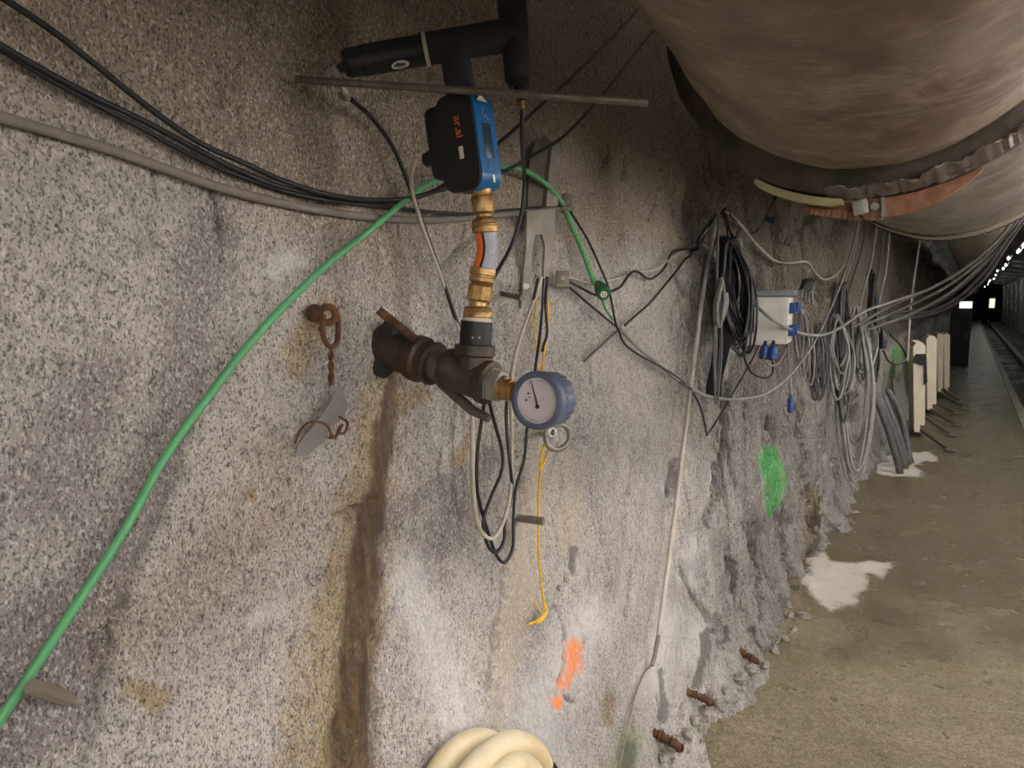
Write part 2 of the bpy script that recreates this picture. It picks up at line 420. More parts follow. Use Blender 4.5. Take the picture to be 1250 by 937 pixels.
    def build(s, name, mat, parent=None, smooth=40, label=None, cat=None, group=None, kind=None, origin=None):
        me = bpy.data.meshes.new(name)
        root = parent
        while root is not None and root.parent is not None: root = root.parent
        if root is not None: org = Vector(root.location)
        elif origin is not None: org = Vector(origin)
        else:
            lo = Vector([min(q[i] for q in s.v) for i in range(3)]); hi = Vector([max(q[i] for q in s.v) for i in range(3)])
            org = (lo + hi) / 2; org.z = lo.z
        me.from_pydata([tuple(q - org) for q in s.v], [], s.f)
        for m in (mat if isinstance(mat, (list, tuple)) else [mat]): me.materials.append(m)
        if max(s.mi, default=0): me.polygons.foreach_set('material_index', s.mi)
        bm = bmesh.new(); bm.from_mesh(me); bmesh.ops.recalc_face_normals(bm, faces=bm.faces); bm.to_mesh(me); bm.free()
        if smooth:
            me.polygons.foreach_set('use_smooth', [True] * len(me.polygons))
            me.set_sharp_from_angle(angle=math.radians(smooth))
        o = bpy.data.objects.new(name, me); COL.objects.link(o)
        if root is None: o.location = org
        if parent is not None: o.parent = parent
        if label: o['label'] = label
        if cat: o['category'] = cat
        if group: o['group'] = group
        if kind: o['kind'] = kind
        return o
def thing(name, loc, label, cat, group=None):
    o = bpy.data.objects.new(name, None); COL.objects.link(o); o.location = Vector(loc); o.empty_display_size = 0.05
    o['label'] = label; o['category'] = cat
    if group: o['group'] = group
    return o
def spline(pts, n=8):                          # Catmull-Rom
    pts = [Vector(p) for p in pts]
    if len(pts) < 3:
        return [pts[0].lerp(pts[1], i / n) for i in range(n + 1)]
    q = [pts[0] * 2 - pts[1]] + pts + [pts[-1] * 2 - pts[-2]]; out = []
    for i in range(1, len(q) - 2):
        a, b, c, d = q[i - 1:i + 3]
        for k in range(n):
            t = k / n
            out.append(0.5 * ((2 * b) + (c - a) * t + (2 * a - 5 * b + 4 * c - d) * t * t + (3 * b - a - 3 * c + d) * t ** 3))
    out.append(pts[-1])
    wx = wall_x(np.array([p.y for p in out]), np.array([p.z for p in out]))      # nothing is strung through the rock
    for p, x in zip(out, wx):
        if p.x < x + 0.008: p.x = x + 0.008
    return out
def cable(name, pts, r, mat, label, cat='cable', group=None, seg=8, n=8, parent=None):
    return MB().tube(spline(pts, n), r, seg).build(name, mat, parent, 60, label, cat, group)
def grid_mesh(name, X, Y, Z, mat, attrs=None, kind='structure', flip=False, label=None):
    r, c = X.shape
    co = np.stack([X, Y, Z], -1).reshape(-1, 3).astype(np.float32)
    me = bpy.data.meshes.new(name)
    i = np.arange(r * c).reshape(r, c)
    q = np.stack([i[:-1, :-1], i[:-1, 1:], i[1:, 1:], i[1:, :-1]], -1).reshape(-1, 4)
    if flip: q = q[:, ::-1]
    me.vertices.add(len(co)); me.vertices.foreach_set('co', co.ravel())
    me.loops.add(q.size); me.loops.foreach_set('vertex_index', q.ravel().astype(np.int32))
    me.polygons.add(len(q)); me.polygons.foreach_set('loop_start', np.arange(0, q.size, 4, dtype=np.int32))
    me.polygons.foreach_set('use_smooth', np.ones(len(q), dtype=bool))
    me.update(calc_edges=True)
    for k, a in (attrs or {}).items():
        at = me.attributes.new(k, 'FLOAT_COLOR', 'POINT'); at.data.foreach_set('color', a.reshape(-1, 4).astype(np.float32).ravel())
    me.materials.append(mat)
    o = bpy.data.objects.new(name, me); COL.objects.link(o); o['kind'] = kind
    if label: o['label'] = label
    return o
# ================================================================== THE SETTING
ys = np.concatenate([np.linspace(-8.0, 0.08, 60), np.arange(0.1, 3.2, 0.0052), 3.2 + np.cumsum(np.linspace(0.006, 0.028, 340)), np.arange(9.2, 80, 0.3)])
ys = np.unique(ys)
zs = np.concatenate([np.arange(-0.08, 2.75, 0.0076), np.linspace(2.76, 3.0, 8)])
GY, GZ = np.meshgrid(ys, zs)
GX = wall_x(GY, GZ)
SH = GY.shape
_d = np.stack([GX - CAM.x, GY - CAM.y, GZ - CAM.z], -1) @ np.array(ROT)
_dep = np.maximum(-_d[..., 2], 1e-3)
VPX = np.where(_d[..., 2] < -0.05, CX + FPX * _d[..., 0] / _dep, -9999); VPY = CY - FPX * _d[..., 1] / _dep
VPX = VPX + 5 * vnoise(GY * 22, GZ * 17, 91) + 2.5 * vnoise(GY * 60, GZ * 50, 92); VPY = VPY + 5 * vnoise(GY * 20, GZ * 17, 93) + 2.5 * vnoise(GY * 60, GZ * 50, 94)
del _d, _dep
def stroke(pts, wpx, soft=0.6):
    """stain on the rock along a line traced in the photograph; half widths in photo pixels"""
    ws = wpx if hasattr(wpx, '__len__') else [wpx] * len(pts)
    out = np.zeros(SH)
    for i in range(max(1, len(pts) - 1)):
        a = pts[i]; b = pts[min(i + 1, len(pts) - 1)]; ra, rb = ws[i], ws[min(i + 1, len(pts) - 1)]
        m = max(ra, rb) * 2
        sel = np.nonzero((VPX > min(a[0], b[0]) - m) & (VPX < max(a[0], b[0]) + m) & (VPY > min(a[1], b[1]) - m) & (VPY < max(a[1], b[1]) + m))
        if len(sel[0]) == 0: continue
        x = VPX[sel]; y = VPY[sel]; dx, dy = b[0] - a[0], b[1] - a[1]
        t = np.clip(((x - a[0]) * dx + (y - a[1]) * dy) / (dx * dx + dy * dy + 1e-9), 0, 1)
        d = np.hypot(x - a[0] - dx * t, y - a[1] - dy * t); r = ra + (rb - ra) * t
        out[sel] = np.maximum(out[sel], 1 - sstep(1 - soft, 1 + soft * 0.6, d / r))
    return out
def many(*a):
    o = np.zeros(SH)
    for q in a: o = np.maximum(o, stroke(*q))
    return o
RUST = many(([(477, 452), (472, 500), (464, 560), (456, 610), (446, 670), (438, 730), (431, 790), (430, 850), (428, 937), (424, 1100), (420, 1500)], [10, 13, 15, 18, 20, 24, 29, 30, 36, 44, 60], 0.5),
            ([(1000, 610), (994, 650)], [6, 7], 0.7))
OCHRE = many(([(474, 455), (462, 520), (446, 600), (428, 690), (410, 780), (395, 870), (385, 1050), (375, 1500)], [26, 36, 42, 46, 54, 62, 74, 100], 0.9),
             ([(392, 378), (372, 420), (362, 450)], [26, 24, 16], 0.9), ([(160, 838), (190, 850)], [18, 18], 0.8), ([(508, 480), (490, 495)], [18, 14], 0.9),
             ([(745, 855), (742, 880)], [9, 10], 0.8), ([(300, 600), (300, 606)], [6, 6], 0.8), 
             ([(455, 620), (400, 632)], [6, 5], 0.9), ([(990, 600), (988, 680)], [10, 10], .9), ([(560, 560), (575, 520)], [7, 7], .9))
WHITE = many(([(846, 668), (842, 705)], [18, 16], 1.0), ([(815, 760), (800, 830)], [26, 30], 1.0), ([(720, 760), (660, 860), (640, 937)], [34, 50, 70], 1.0),
             ([(330, 740), (300, 755)], [18, 12], 1.0), ([(340, 320), (370, 322)], [18, 10], 0.8), ([(860, 760), (845, 800)], [16, 16], 1.0),
             ([(1010, 560), (1000, 640)], [9, 9], 0.9), ([(500, 700), (560, 880)], [30, 40], 1.0)) * 0.9
ORANGE = many(([(702, 790), (699, 815), (690, 835)], [11, 13, 10], 0.8), ([(680, 855), (680, 858)], [8, 8], 0.8))
GREEN = many(([(938, 560), (946, 585), (943, 622)], [15, 15, 8], 0.6), ([(1098, 428), (1092, 452)], [10, 9], 1.0) ) * np.where(VPX > 1050, 0.6, 1.0)
DARK = many(([(864, 772), (860, 800), (852, 835)], [6, 7, 6], 0.4), ([(822, 566), (816, 606)], [5, 4], 0.5), ([(886, 480), (884, 545), (880, 600)], [5, 8, 4], 0.5),
            ([(700, 672), (697, 700)], [5, 4], 0.5), ([(884, 768), (882, 792)], [4, 4], 0.5), ([(920, 768), (928, 790)], [4, 3], 0.5), ([(892, 690), (895, 730)], [5, 4], 0.5),
            ([(770, 915), (768, 937)], [12, 12], 0.6), ([(805, 820), (812, 880)], [4, 4], 0.5), ([(975, 500), (978, 560)], [4, 4], 0.5), ([(935, 560), (940, 552)], [3, 3], .5),
            ([(862, 470), (868, 430)], [5, 5], .6), ([(915, 640), (925, 690)], [4, 4], .5),
            ([(948, 620), (960, 680)], [4, 4], .5), ([(985, 690), (1000, 655)], [5, 5], .5))
PLAIN = many(([(650, 560), (630, 700), (600, 850), (585, 937)], [22, 30, 30, 24], 0.5), ([(690, 660), (700, 560)], [18, 14], 0.8))
PURPLE = many(([(255, 270), (240, 360), (225, 470), (190, 600), (140, 720), (70, 860)], [36, 48, 56, 60, 60, 70], 0.8), ([(120, 470), (60, 600)], [60, 70], 0.9),
              ([(560, 600), (520, 700)], [30, 26], 0.9), ([(450, 640), (600, 560)], [20, 16], 0.9), ([(60, 760), (20, 900)], [60, 60], .8))
LX = np.interp(VPY, [200, 330, 470, 590, 670, 760, 850, 937, 1200], [282, 262, 245, 212, 178, 140, 112, 100, 60])
STEP = sstep(-3, 3, VPX - LX) * sstep(420, 560, VPY)               # long step in the face, right side proud
PURPLE = np.where((VPX > LX) & (VPX < 420), PURPLE * (1 - STEP), PURPLE)
LX2 = np.interp(VPY, [540, 640, 720, 850, 937, 1200], [655, 628, 612, 592, 580, 550])
PLAIN = PLAIN * sstep(-4, 3, VPX - LX2)
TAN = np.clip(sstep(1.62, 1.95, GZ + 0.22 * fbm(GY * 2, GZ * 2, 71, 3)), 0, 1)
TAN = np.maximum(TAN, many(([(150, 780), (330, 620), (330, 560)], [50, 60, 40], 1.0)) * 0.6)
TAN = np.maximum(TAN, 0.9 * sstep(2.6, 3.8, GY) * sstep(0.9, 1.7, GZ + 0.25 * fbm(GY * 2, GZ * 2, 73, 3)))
MOSS = many(([(770, 905), (760, 937)], [22, 26], 0.9), ([(852, 884), (846, 890)], [11, 11], 0.7), ([(1100, 430), (1085, 470)], [12, 10], 1.0), ([(395, 900), (390, 937)], [10, 12], 1))
# cracks and edges carved into the rock
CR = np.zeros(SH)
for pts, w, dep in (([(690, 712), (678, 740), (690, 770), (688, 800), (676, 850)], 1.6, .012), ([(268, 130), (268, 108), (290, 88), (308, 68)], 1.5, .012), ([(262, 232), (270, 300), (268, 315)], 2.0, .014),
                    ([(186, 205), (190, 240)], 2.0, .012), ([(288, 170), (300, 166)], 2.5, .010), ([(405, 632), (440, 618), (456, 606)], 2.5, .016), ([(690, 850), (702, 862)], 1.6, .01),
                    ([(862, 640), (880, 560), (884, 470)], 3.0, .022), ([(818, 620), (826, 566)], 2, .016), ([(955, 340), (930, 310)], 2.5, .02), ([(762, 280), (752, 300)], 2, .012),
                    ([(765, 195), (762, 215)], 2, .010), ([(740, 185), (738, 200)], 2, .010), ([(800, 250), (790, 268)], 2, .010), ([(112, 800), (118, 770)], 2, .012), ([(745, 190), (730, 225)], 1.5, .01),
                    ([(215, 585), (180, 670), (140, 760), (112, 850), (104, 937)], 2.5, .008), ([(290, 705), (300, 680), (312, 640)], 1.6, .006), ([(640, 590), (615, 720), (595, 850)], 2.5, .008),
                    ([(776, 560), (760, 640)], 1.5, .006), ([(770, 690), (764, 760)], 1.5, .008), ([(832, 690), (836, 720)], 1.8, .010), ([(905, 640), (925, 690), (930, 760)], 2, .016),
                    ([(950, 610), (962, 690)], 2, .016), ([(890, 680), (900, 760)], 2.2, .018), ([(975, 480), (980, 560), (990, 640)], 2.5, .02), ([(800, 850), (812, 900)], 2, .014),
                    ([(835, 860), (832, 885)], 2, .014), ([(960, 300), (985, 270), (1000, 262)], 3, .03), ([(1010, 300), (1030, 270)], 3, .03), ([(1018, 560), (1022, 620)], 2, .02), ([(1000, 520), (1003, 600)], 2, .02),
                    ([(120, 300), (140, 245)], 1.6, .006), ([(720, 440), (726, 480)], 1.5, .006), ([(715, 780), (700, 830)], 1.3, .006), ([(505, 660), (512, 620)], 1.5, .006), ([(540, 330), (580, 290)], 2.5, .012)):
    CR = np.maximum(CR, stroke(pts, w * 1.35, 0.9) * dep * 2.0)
GX = GX + 0.010 * STEP * sstep(560, 300, VPX) - CR * (0.7 + 0.5 * vnoise(GY * 40, GZ * 40, 5)) - 0.004 * DARK
# block left of the long step stands a little proud of the rest
GX = GX - 0.006 * RUST * np.abs(vnoise(GY * 60, GZ * 6, 6))
one = np.ones(SH)
WETM = np.clip(RUST * 0.9 + 0.25 * sstep(0.5, 0.0, GZ), 0, 1)
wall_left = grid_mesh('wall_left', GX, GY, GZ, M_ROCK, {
    'stain_shade_a': np.stack([RUST, WHITE, ORANGE, np.clip(DARK + 0.6 * sstep(0.004, 0.012, CR), 0, 1)], -1),  # last channel: dark rock patches, plus crack shade painted into the colour
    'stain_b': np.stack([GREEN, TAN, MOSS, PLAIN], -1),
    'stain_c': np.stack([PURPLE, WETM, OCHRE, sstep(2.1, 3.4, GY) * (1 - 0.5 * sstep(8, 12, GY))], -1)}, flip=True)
del GX

# walkway: wet concrete with a pale cement spill
fx = np.linspace(-1.0, 0.66, 200)
fy = np.concatenate([np.linspace(-8.0, 0.5, 40), np.arange(0.55, 6, 0.02), 6 + np.cumsum(np.linspace(0.02, 0.4, 180)), np.arange(45, 80, 1.5)])
fy = np.unique(fy)
FX, FY = np.meshgrid(fx, fy)
toe = sstep(-0.5, -0.75, FX)
FZ = 0.006 * fbm(FX * 2.5, FY * 1.5, 61, 4) + 0.0025 * vnoise(FX * 20, FY * 20, 67) + toe * (0.02 + 0.02 * fbm(FX * 9, FY * 9, 68, 3))
def blob(poly, soft):
    p = [at_z(*q) for q in poly]; ins = np.zeros(FX.shape, bool); dist = np.full(FX.shape, 9.0)
    wx = FX + 0.03 * vnoise(FX * 14, FY * 8, 5); wy = FY + 0.08 * vnoise(FX * 10, FY * 5, 6)
    for i in range(len(p)):
        a, b = p[i], p[(i + 1) % len(p)]
        c = ((a.y > wy) != (b.y > wy)) & (wx < (b.x - a.x) * (wy - a.y) / (b.y - a.y + 1e-9) + a.x); ins ^= c
        dy, dx = b.y - a.y, b.x - a.x; t = np.clip(((wx - a.x) * dx + (wy - a.y) * dy) / (dx * dx + dy * dy + 1e-9), 0, 1)
        dist = np.minimum(dist, np.hypot(wx - a.x - dx * t, wy - a.y - dy * t))
    return sstep(-soft, soft, np.where(ins, dist, -dist))
PALE = np.maximum(blob([(988, 676), (1012, 682), (1050, 686), (1092, 690), (1080, 702), (1052, 706), (1054, 722), (1036, 742), (1008, 738), (978, 714)], 0.07),
                  blob([(1072, 556), (1132, 552), (1146, 560), (1118, 568), (1128, 582), (1096, 582), (1070, 578)], 0.06))
MOSSF = np.maximum(blob([(1103, 581), (1130, 580), (1136, 588), (1108, 589)], 0.05), blob([(836, 884), (862, 880), (858, 892), (838, 898)], 0.02))
MOSSF = np.maximum(MOSSF, 0.4 * blob([(985, 860), (1090, 850), (1100, 900), (1000, 925)], 0.09))
WETF = np.clip(sstep(3.2, 4.4, FY + 0.9 * fbm(FX * 3, FY * 2, 77, 3)) - PALE, 0, 1)
grid_mesh('floor', FX, FY, FZ, M_FLOOR, {'floor_a': np.stack([PALE, MOSSF, WETF, np.ones(FX.shape)], -1)})

def flat_grid(name, x0, x1, nx, y0, y1, ny, fn, mat, flip=False):
    X, Y = np.meshgrid(np.linspace(x0, x1, nx), np.linspace(y0, y1, ny)); X, Y, Z = fn(X, Y)
    return grid_mesh(name, X, Y, Z, mat, None, 'structure', flip)
M_KERB = simple('kerb_concrete', lin(150, 144, 128), 0.6, 0, 0.15, 12, 0.4, lin(96, 86, 66), 0.6)
def dk():
    t = NT('wet_trench_gravel'); v = t.coord('Object'); n = t.noise(v, 26, 5, 0.7); m = t.noise(v, 1.6, 3, 0.6)
    return t.out(t.ramp(n, [(0.3, lin(26, 24, 20)), (0.7, lin(72, 66, 54))]), t.ramp(m, [(0.42, 0.06), (0.52, 0.7)]), 0, t.bump(n, 0.7, 0.03))
M_TRENCH = dk()
MB().rbox((0.715, 36.0, -0.11), (0.055, 0, 0), (0, 43.8, 0), (0, 0, 0.125), 0.15, 2).build('trim_1', M_KERB, kind='structure', origin=(0.715, 36.0, 0))
MB().rbox((1.36, 36.0, -0.14), (0.06, 0, 0), (0, 43.8, 0), (0, 0, 0.125), 0.15, 2).build('trim_2', M_KERB, kind='structure', origin=(1.36, 36.0, 0))
flat_grid('floor_trench', 0.76, 1.32, 16, -8.0, 80, 900, lambda X, Y: (X, Y, -0.22 + 0.03 * fbm(X * 6, Y * 3, 81, 3)), M_TRENCH)
flat_grid('floor_far_side', 1.38, 2.6, 16, -8.0, 80, 500, lambda X, Y: (X, Y, -0.03 + 0.02 * fbm(X * 4, Y * 2, 83, 3)), M_TRENCH)
flat_grid('wall_right', -0.25, 2.9, 60, -8.0, 80, 700, lambda U, Y: (2.3 + 0.06 * fbm(Y * 1.3, U * 1.3, 87, 4) + 0.05 * ridged(Y * 2, U * 2, 88, 2) - 0.12 * (U / 2.9) ** 2, Y, U), M_ROCKR)
flat_grid('ceiling', -1.05, 2.45, 50, -8.0, 80, 600, lambda X, Y: (X, Y, 2.86 + 0.36 * np.sqrt(np.clip(1 - ((X - 0.7) / 1.75) ** 2, 0, 1)) + 0.07 * fbm(X * 1.7, Y * 1.1, 89, 4)), M_ROCKR, True)
flat_grid('wall_end', -1.2, 2.6, 30, -0.3, 3.4, 30, lambda X, Z: (X, 79.5 + 0.2 * fbm(X * 2, Z * 2, 93, 3), Z), M_ROCKR)
flat_grid('wall_rear', -1.2, 2.6, 30, -0.3, 3.4, 30, lambda X, Z: (X, -7.9 + 0.1 * fbm(X * 2, Z * 2, 95, 3), Z), M_ROCKR)
# ================================================================== LAMPS
def lamp(x, y, z, L, mat, label, group, drop=Vector((0, 0, -1))):
    o = thing('tube_lamp', (x, y, z), label, 'lamp', group)
    c = Vector((x, y, z)); d = Vector(drop); sd = d.cross(Vector((0, 1, 0)))
    MB().rbox(c - d * 0.02, sd * 0.05, (0, L / 2 + 0.03, 0), d * 0.02, 0.3, 2).build('housing', M_HOUSE, o)
    MB().cyl(c + d * 0.025 + Vector((0, -L / 2, 0)), c + d * 0.025 + Vector((0, L / 2, 0)), 0.02, seg=10).build('tube', mat, o)
    for s in (-1, 1):
        MB().box(c + d * 0.02 + Vector((0, s * (L / 2 + 0.012), 0)), sd * 0.024, (0, 0.012, 0), d * 0.026).build('end_cap', M_HOUSE, o)
    if abs(d.z) > 0.5:
        for s in (-1, 1): MB().cyl(c + Vector((0, s * L * 0.3, 0.03)), c + Vector((0, s * L * 0.3, 0.62)), 0.006, seg=6).build('hanger', M_DSTEEL, o)
    return o
for i, y in enumerate([-5.0, -1.4, 2.2, 6.0, 10.0, 14.0, 18.0, 21.0, 24, 27, 30.5, 34, 38, 42.5, 47, 52, 57, 63, 70]):
    lamp(0.86 + 0.05 * math.sin(i * 2.1), y, 2.82 + 0.04 * math.cos(i * 1.7), 1.2, M_TUBE_R if y < 12 else M_TUBE_F,
         'lit fluorescent tube lamp hanging in the long roof row of the tunnel', 'roof row of tube lamps')
def wand(x, y, z, L):  # unseen lamp, added to light the rock below the duct
    o = thing('added_tube_lamp', (x, y, z - L / 2), 'unseen tube lamp added upright on the opposite rock wall', 'lamp', 'added lamps on the opposite wall')
    c = Vector((x, y, z))
    MB().rbox(c + Vector((0.03, 0, 0)), (0.02, 0, 0), (0, 0.05, 0), (0, 0, L / 2 + 0.03), 0.3, 2).build('housing', M_HOUSE, o)
    MB().cyl(c + Vector((-0.02, 0, -L / 2)), c + Vector((-0.02, 0, L / 2)), 0.02, seg=10).build('tube', M_TUBE_W, o)
    for s in (-1, 1):
        MB().box(c + Vector((-0.012, 0, s * (L / 2 + 0.012))), (0.03, 0, 0), (0, 0.026, 0), (0, 0, 0.012)).build('end_cap', M_HOUSE, o)
        MB().box(c + Vector((0.09, 0, s * L * 0.3)), (0.045, 0, 0), (0, 0.015, 0), (0, 0, 0.01)).build('wall_arm', M_DSTEEL, o)
for y, z in ((-5.0, 2.2), (-3.0, 2.2), (-1.3, 2.2), (0.4, 2.2), (2.3, 1.72), (4.2, 2.15), (6.6, 1.9)):
    wand(1.97, y, z, 1.0)

# ================================================================== VENTILATION DUCT
duct = thing('ventilation_duct', (-0.2, 2.0, 1.9), 'large dusty fabric ventilation duct hung under the tunnel roof', 'duct')
DY = np.array([-8.0, 0.0, 0.8, 1.4, 2.0, 2.8, 3.6, 6.0, 20.0, 79.0])
DX = np.array([-0.05, -0.07, -0.11, -0.182, -0.245, -0.19, -0.10, 0.02, 0.05, 0.05])
DZ = np.array([2.42, 2.42, 2.42, 2.42, 2.40, 2.37, 2.34, 2.43, 2.46, 2.46])
def dctr(y): return Vector((float(np.interp(y, DY, DX)), y, float(np.interp(y, DY, DZ))))
def duct_piece(name, y0, y1, ny, R, mat, wr=0.012, seg=120, taper=None, seed=1):
    V = []; F = []
    for i in range(ny + 1):
        y = y0 + (y1 - y0) * i / ny; c = dctr(y)
        th = np.arange(seg) / seg * 2 * PI
        r = (R if taper is None else np.interp(i / ny, *taper)) + wr * (fbm(np.cos(th) * 2 + 5 + y * .2, np.sin(th) * 2 + y * 2.2, seed, 3)) + wr * 0.5 * fbm(th * 1.5, y * 9 + th * 0, seed + 5, 2) * np.sin(th / 2)
        for k in range(seg): V.append((c.x + r[k] * math.cos(th[k]), y, c.z + r[k] * math.sin(th[k]) * 0.99))
        if i:
            o = (i - 1) * seg
            F += [(o + k, o + (k + 1) % seg, o + seg + (k + 1) % seg, o + seg + k) for k in range(seg)]
    m = MB(); m.add(V, F); return m.build(name, mat, duct, 80)
def on_ring(y, R, px, py):                     # angle of a photo point about the duct axis at station y
    q = at_y(px, py, y) - dctr(y); return math.atan2(q.z, q.x)
near = duct_piece('near_section', -7.8, 2.02, 140, 0.475, M_DUCT, 0.014)
sl = duct_piece('coupling_sleeve', 1.95, 2.13, 16, 0.53, M_DRUB, 0.012, taper=([0, .12, .3, .55, .8, 1], [0.468, 0.472, 0.530, 0.536, 0.525, 0.47]), seed=4)
mid = duct_piece('middle_section', 2.1, 3.62, 40, 0.48, M_DUCT2, 0.012, taper=([0, .1, 1], [0.475, 0.485, 0.47]), seed=8)
hem = duct_piece('hem', 3.45, 3.66, 6, 0.488, M_HEM, 0.008, taper=([0, .5, 1], [0.478, 0.486, 0.46]), seed=9)
duct_piece('reducer', 3.62, 4.3, 10, 0.37, M_DUCT2, 0.01, taper=([0, .2, 1], [0.462, 0.44, 0.34]), seed=11)
far = duct_piece('far_section', 4.25, 79.0, 120, 0.34, M_DUCT2, 0.012, seed=12)
# ================================================================== BOREHOLE OUTLET, GAUGE, METER
YB = W(472, 424).y
A0 = W(472, 424); G = at_y(657, 488, YB + 0.01); AX = (G - A0).normalized()
def on_axis(px):                               # point of the pipe axis seen at photo column px
    lo, hi = 0.0, (G - A0).length * 1.3
    for _ in range(40):
        m = (lo + hi) / 2; q = ROT.transposed() @ (A0 + AX * m - CAM)
        if CX - FPX * q.x / q.z < px: lo = m
        else: hi = m
    return A0 + AX * lo
def rpx(px_r, p): return px_r * mpp(p)
out_ = thing('borehole_outlet', A0, 'dark iron borehole pipe with winged flange and tee standing out of the rock', 'pipe fitting')
m = MB()
u0 = Vector((0, 0, 1)); u0 = (u0 - AX * u0.dot(AX)).normalized(); w0 = AX.cross(u0)
def lobes(c, R, r, ang):
    poly = []
    for k in range(72):
        th = 2 * PI * k / 72
        rr = R + (r - R) * max(0, math.cos((th - ang) * 3 / 2 % PI - 0)) ** 2 if False else R + (r - R) * (0.5 + 0.5 * math.cos(3 * (th - ang))) ** 1.6
        poly.append(c + (u0 * math.cos(th) + w0 * math.sin(th)) * rr)
    return poly
m.prism(lobes(A0 + AX * 0.006, 0.024, 0.058, 0.35), AX * 0.024)
m.build('wing_flange', M_DKGREEN, out_)
p1 = on_axis(508); p2 = on_axis(522); p3 = on_axis(532); p4 = on_axis(548); p5 = on_axis(600)
MB().revolve(A0 - AX * 0.08, p1, [(0, .036), (0.3, .040), (0.5, .042), (0.62, .038), (1, .033)], 28).build('plug_body', M_IRONB, out_)
MB().box(on_axis(480) + w0 * 0.0, u0 * 0.006, w0 * 0.005, AX * 0.004).build('stamp', M_TAPE, out_) if False else None
MB().revolve(on_axis(503), p3, [(0, .033), (.05, .039), (.2, .041), (.45, .041), (.55, .036), (.8, .036), (.9, .039), (1, .037)], 28).build('collar', M_IRONB, out_)
MB().cyl(p3 - AX * 0.01, p4 + AX * 0.01, 0.0265, seg=24).build('nipple', M_DSTEEL, out_)
T = on_axis(578)
tee = MB().revolve(on_axis(545), p5, [(0, .031), (.03, .036), (.16, .036), (.2, .033), (.8, .033), (.84, .037), (.97, .037), (1, .031)], 28)
tee.build('tee_body', M_IRON, out_)
dT = mpp(T) * FPX
def V(px, py, dd=0.0): return P(px, py, dT - 0.117 * (452 - py) * 0.00135 + dd)
b0 = T; b1 = V(577, 434); b2 = V(580, 420); b3 = V(582, 392)
MB().revolve(T, b2, [(0, .030), (.62, .030), (.68, .034), (.97, .034), (1, .029)], 28).build('tee_branch', M_IRON, out_)
MB().cyl(b2 - (b3 - b2) * 0.1, b3, 0.0265, seg=28).build('branch_pipe', M_BLACK, out_)
for k in (0, 1): MB().sphere(V(577 + 8 * k, 412, -0.0262), 0.0018).build('stud', M_TAPE, out_)
l0 = W(462, 378, 0.045); l1 = on_axis(512) + u0 * 0.036 - Vector((0, 0.02, 0))
MB().tube([l0, l1], 0.0075, 10).build('lever_rod', M_RUST, out_)
hx = on_axis(596); hx2 = on_axis(612)
MB().revolve(hx, hx2, [(0, .026), (.02, .031), (.4, .031), (.42, .027), (.45, .027), (.47, .029), (.95, .028), (1, .025)], 6).build('hex_nut', M_STEEL, out_)
bz = on_axis(609); bz2 = on_axis(632)
MB().revolve(bz, bz2, [(0, .018), (.12, .020), (.3, .020), (.34, .016), (.42, .016), (.46, .019), (.62, .019), (.66, .015), (.74, .0165), (.86, .0165), (.9, .012), (1, .012)], 24).build('brass_stem', M_BRASS, out_)
MB().tube([T - u0 * 0.028 - AX * 0.06, T - u0 * 0.055 + AX * 0.01, T - u0 * 0.058 + AX * 0.045], [0.010, 0.009, 0.007], 10).build('support_strip', M_DSTEEL, out_)

# pressure gauge: rubber boot with ribs, dial and needle; faces along the tunnel
NG = AX.cross(Vector((0, 0, 1))).normalized()
if NG.y > 0: NG = -NG
NG = (NG + Vector((0.0, 0, 0.05))).normalized()
GC = at_y(655, 489, YB - 0.02)
mp = mpp(GC); RG = 36.5 * mp
ga = thing('pressure_gauge', GC - Vector((0, 0, RG)), 'round pressure gauge in a ribbed slate-blue rubber boot', 'gauge')
gu = (Vector((0, 0, 1)) - NG * NG.z).normalized(); gw = NG.cross(gu)
gb = GC - NG * 0.052
boot = MB().revolve(gb, GC + NG * 0.004, [(0, RG * .84), (.04, RG * .9), (.1, RG * .92), (.60, RG * .93), (.66, RG * .985), (.85, RG), (.95, RG * .98), (1, RG * .9), (1, RG * .80), (.88, RG * .77)], 56, True).build('rubber_boot', M_SLATE, ga)
for k in range(22):
    th = 2 * PI * k / 22; q = gb + (gu * math.cos(th) + gw * math.sin(th)) * RG * 0.90 + NG * 0.017
    MB().box(q, (gu * math.cos(th) + gw * math.sin(th)) * RG * 0.045, (gw * math.cos(th) - gu * math.sin(th)) * RG * 0.085, NG * 0.0145).build('rib', M_SLATE, boot)
dial = MB().revolve(GC - NG * 0.003, GC - NG * 0.0018, [(0, RG * .78), (1, RG * .78)], 48).build('dial', M_DIAL, ga)
DC = GC - NG * 0.0012
def D(px, py): return at_plane(px, py, DC, NG)
nt, nc, nl = D(648, 464), D(654.5, 488), D(656, 496)
nd = (nt - nl).normalized(); ns = NG.cross(nd)
MB().prism([nl - ns * .0016, nc - ns * .0012, nt - ns * .0003, nt + ns * .0003, nc + ns * .0012, nl + ns * .0016], NG * 0.0008).build('needle', M_BLACK, dial)
MB().cyl(nl - NG * 0, nl + NG * 0.0012, 0.0035, seg=16).build('needle_hub', M_BLACK, dial)
dn = ((nc - nl) * 0 + (D(654, 489) - DC))
mk = MB()
for k in range(31):
    th = math.radians(-135 + 270 * k / 30) ; base = -AX; cx_ = (-AX + NG * AX.dot(NG)).normalized(); cy_ = NG.cross(cx_)
    dr = cx_ * -math.cos(th) + cy_ * math.sin(th); L = 0.0036 if k % 5 == 0 else 0.002
    mk.box(DC + dr * RG * 0.68, dr * L / 2, NG.cross(dr) * 0.0003, NG * 0.0002)
mk.build('scale_ticks', M_BLACK, dial)
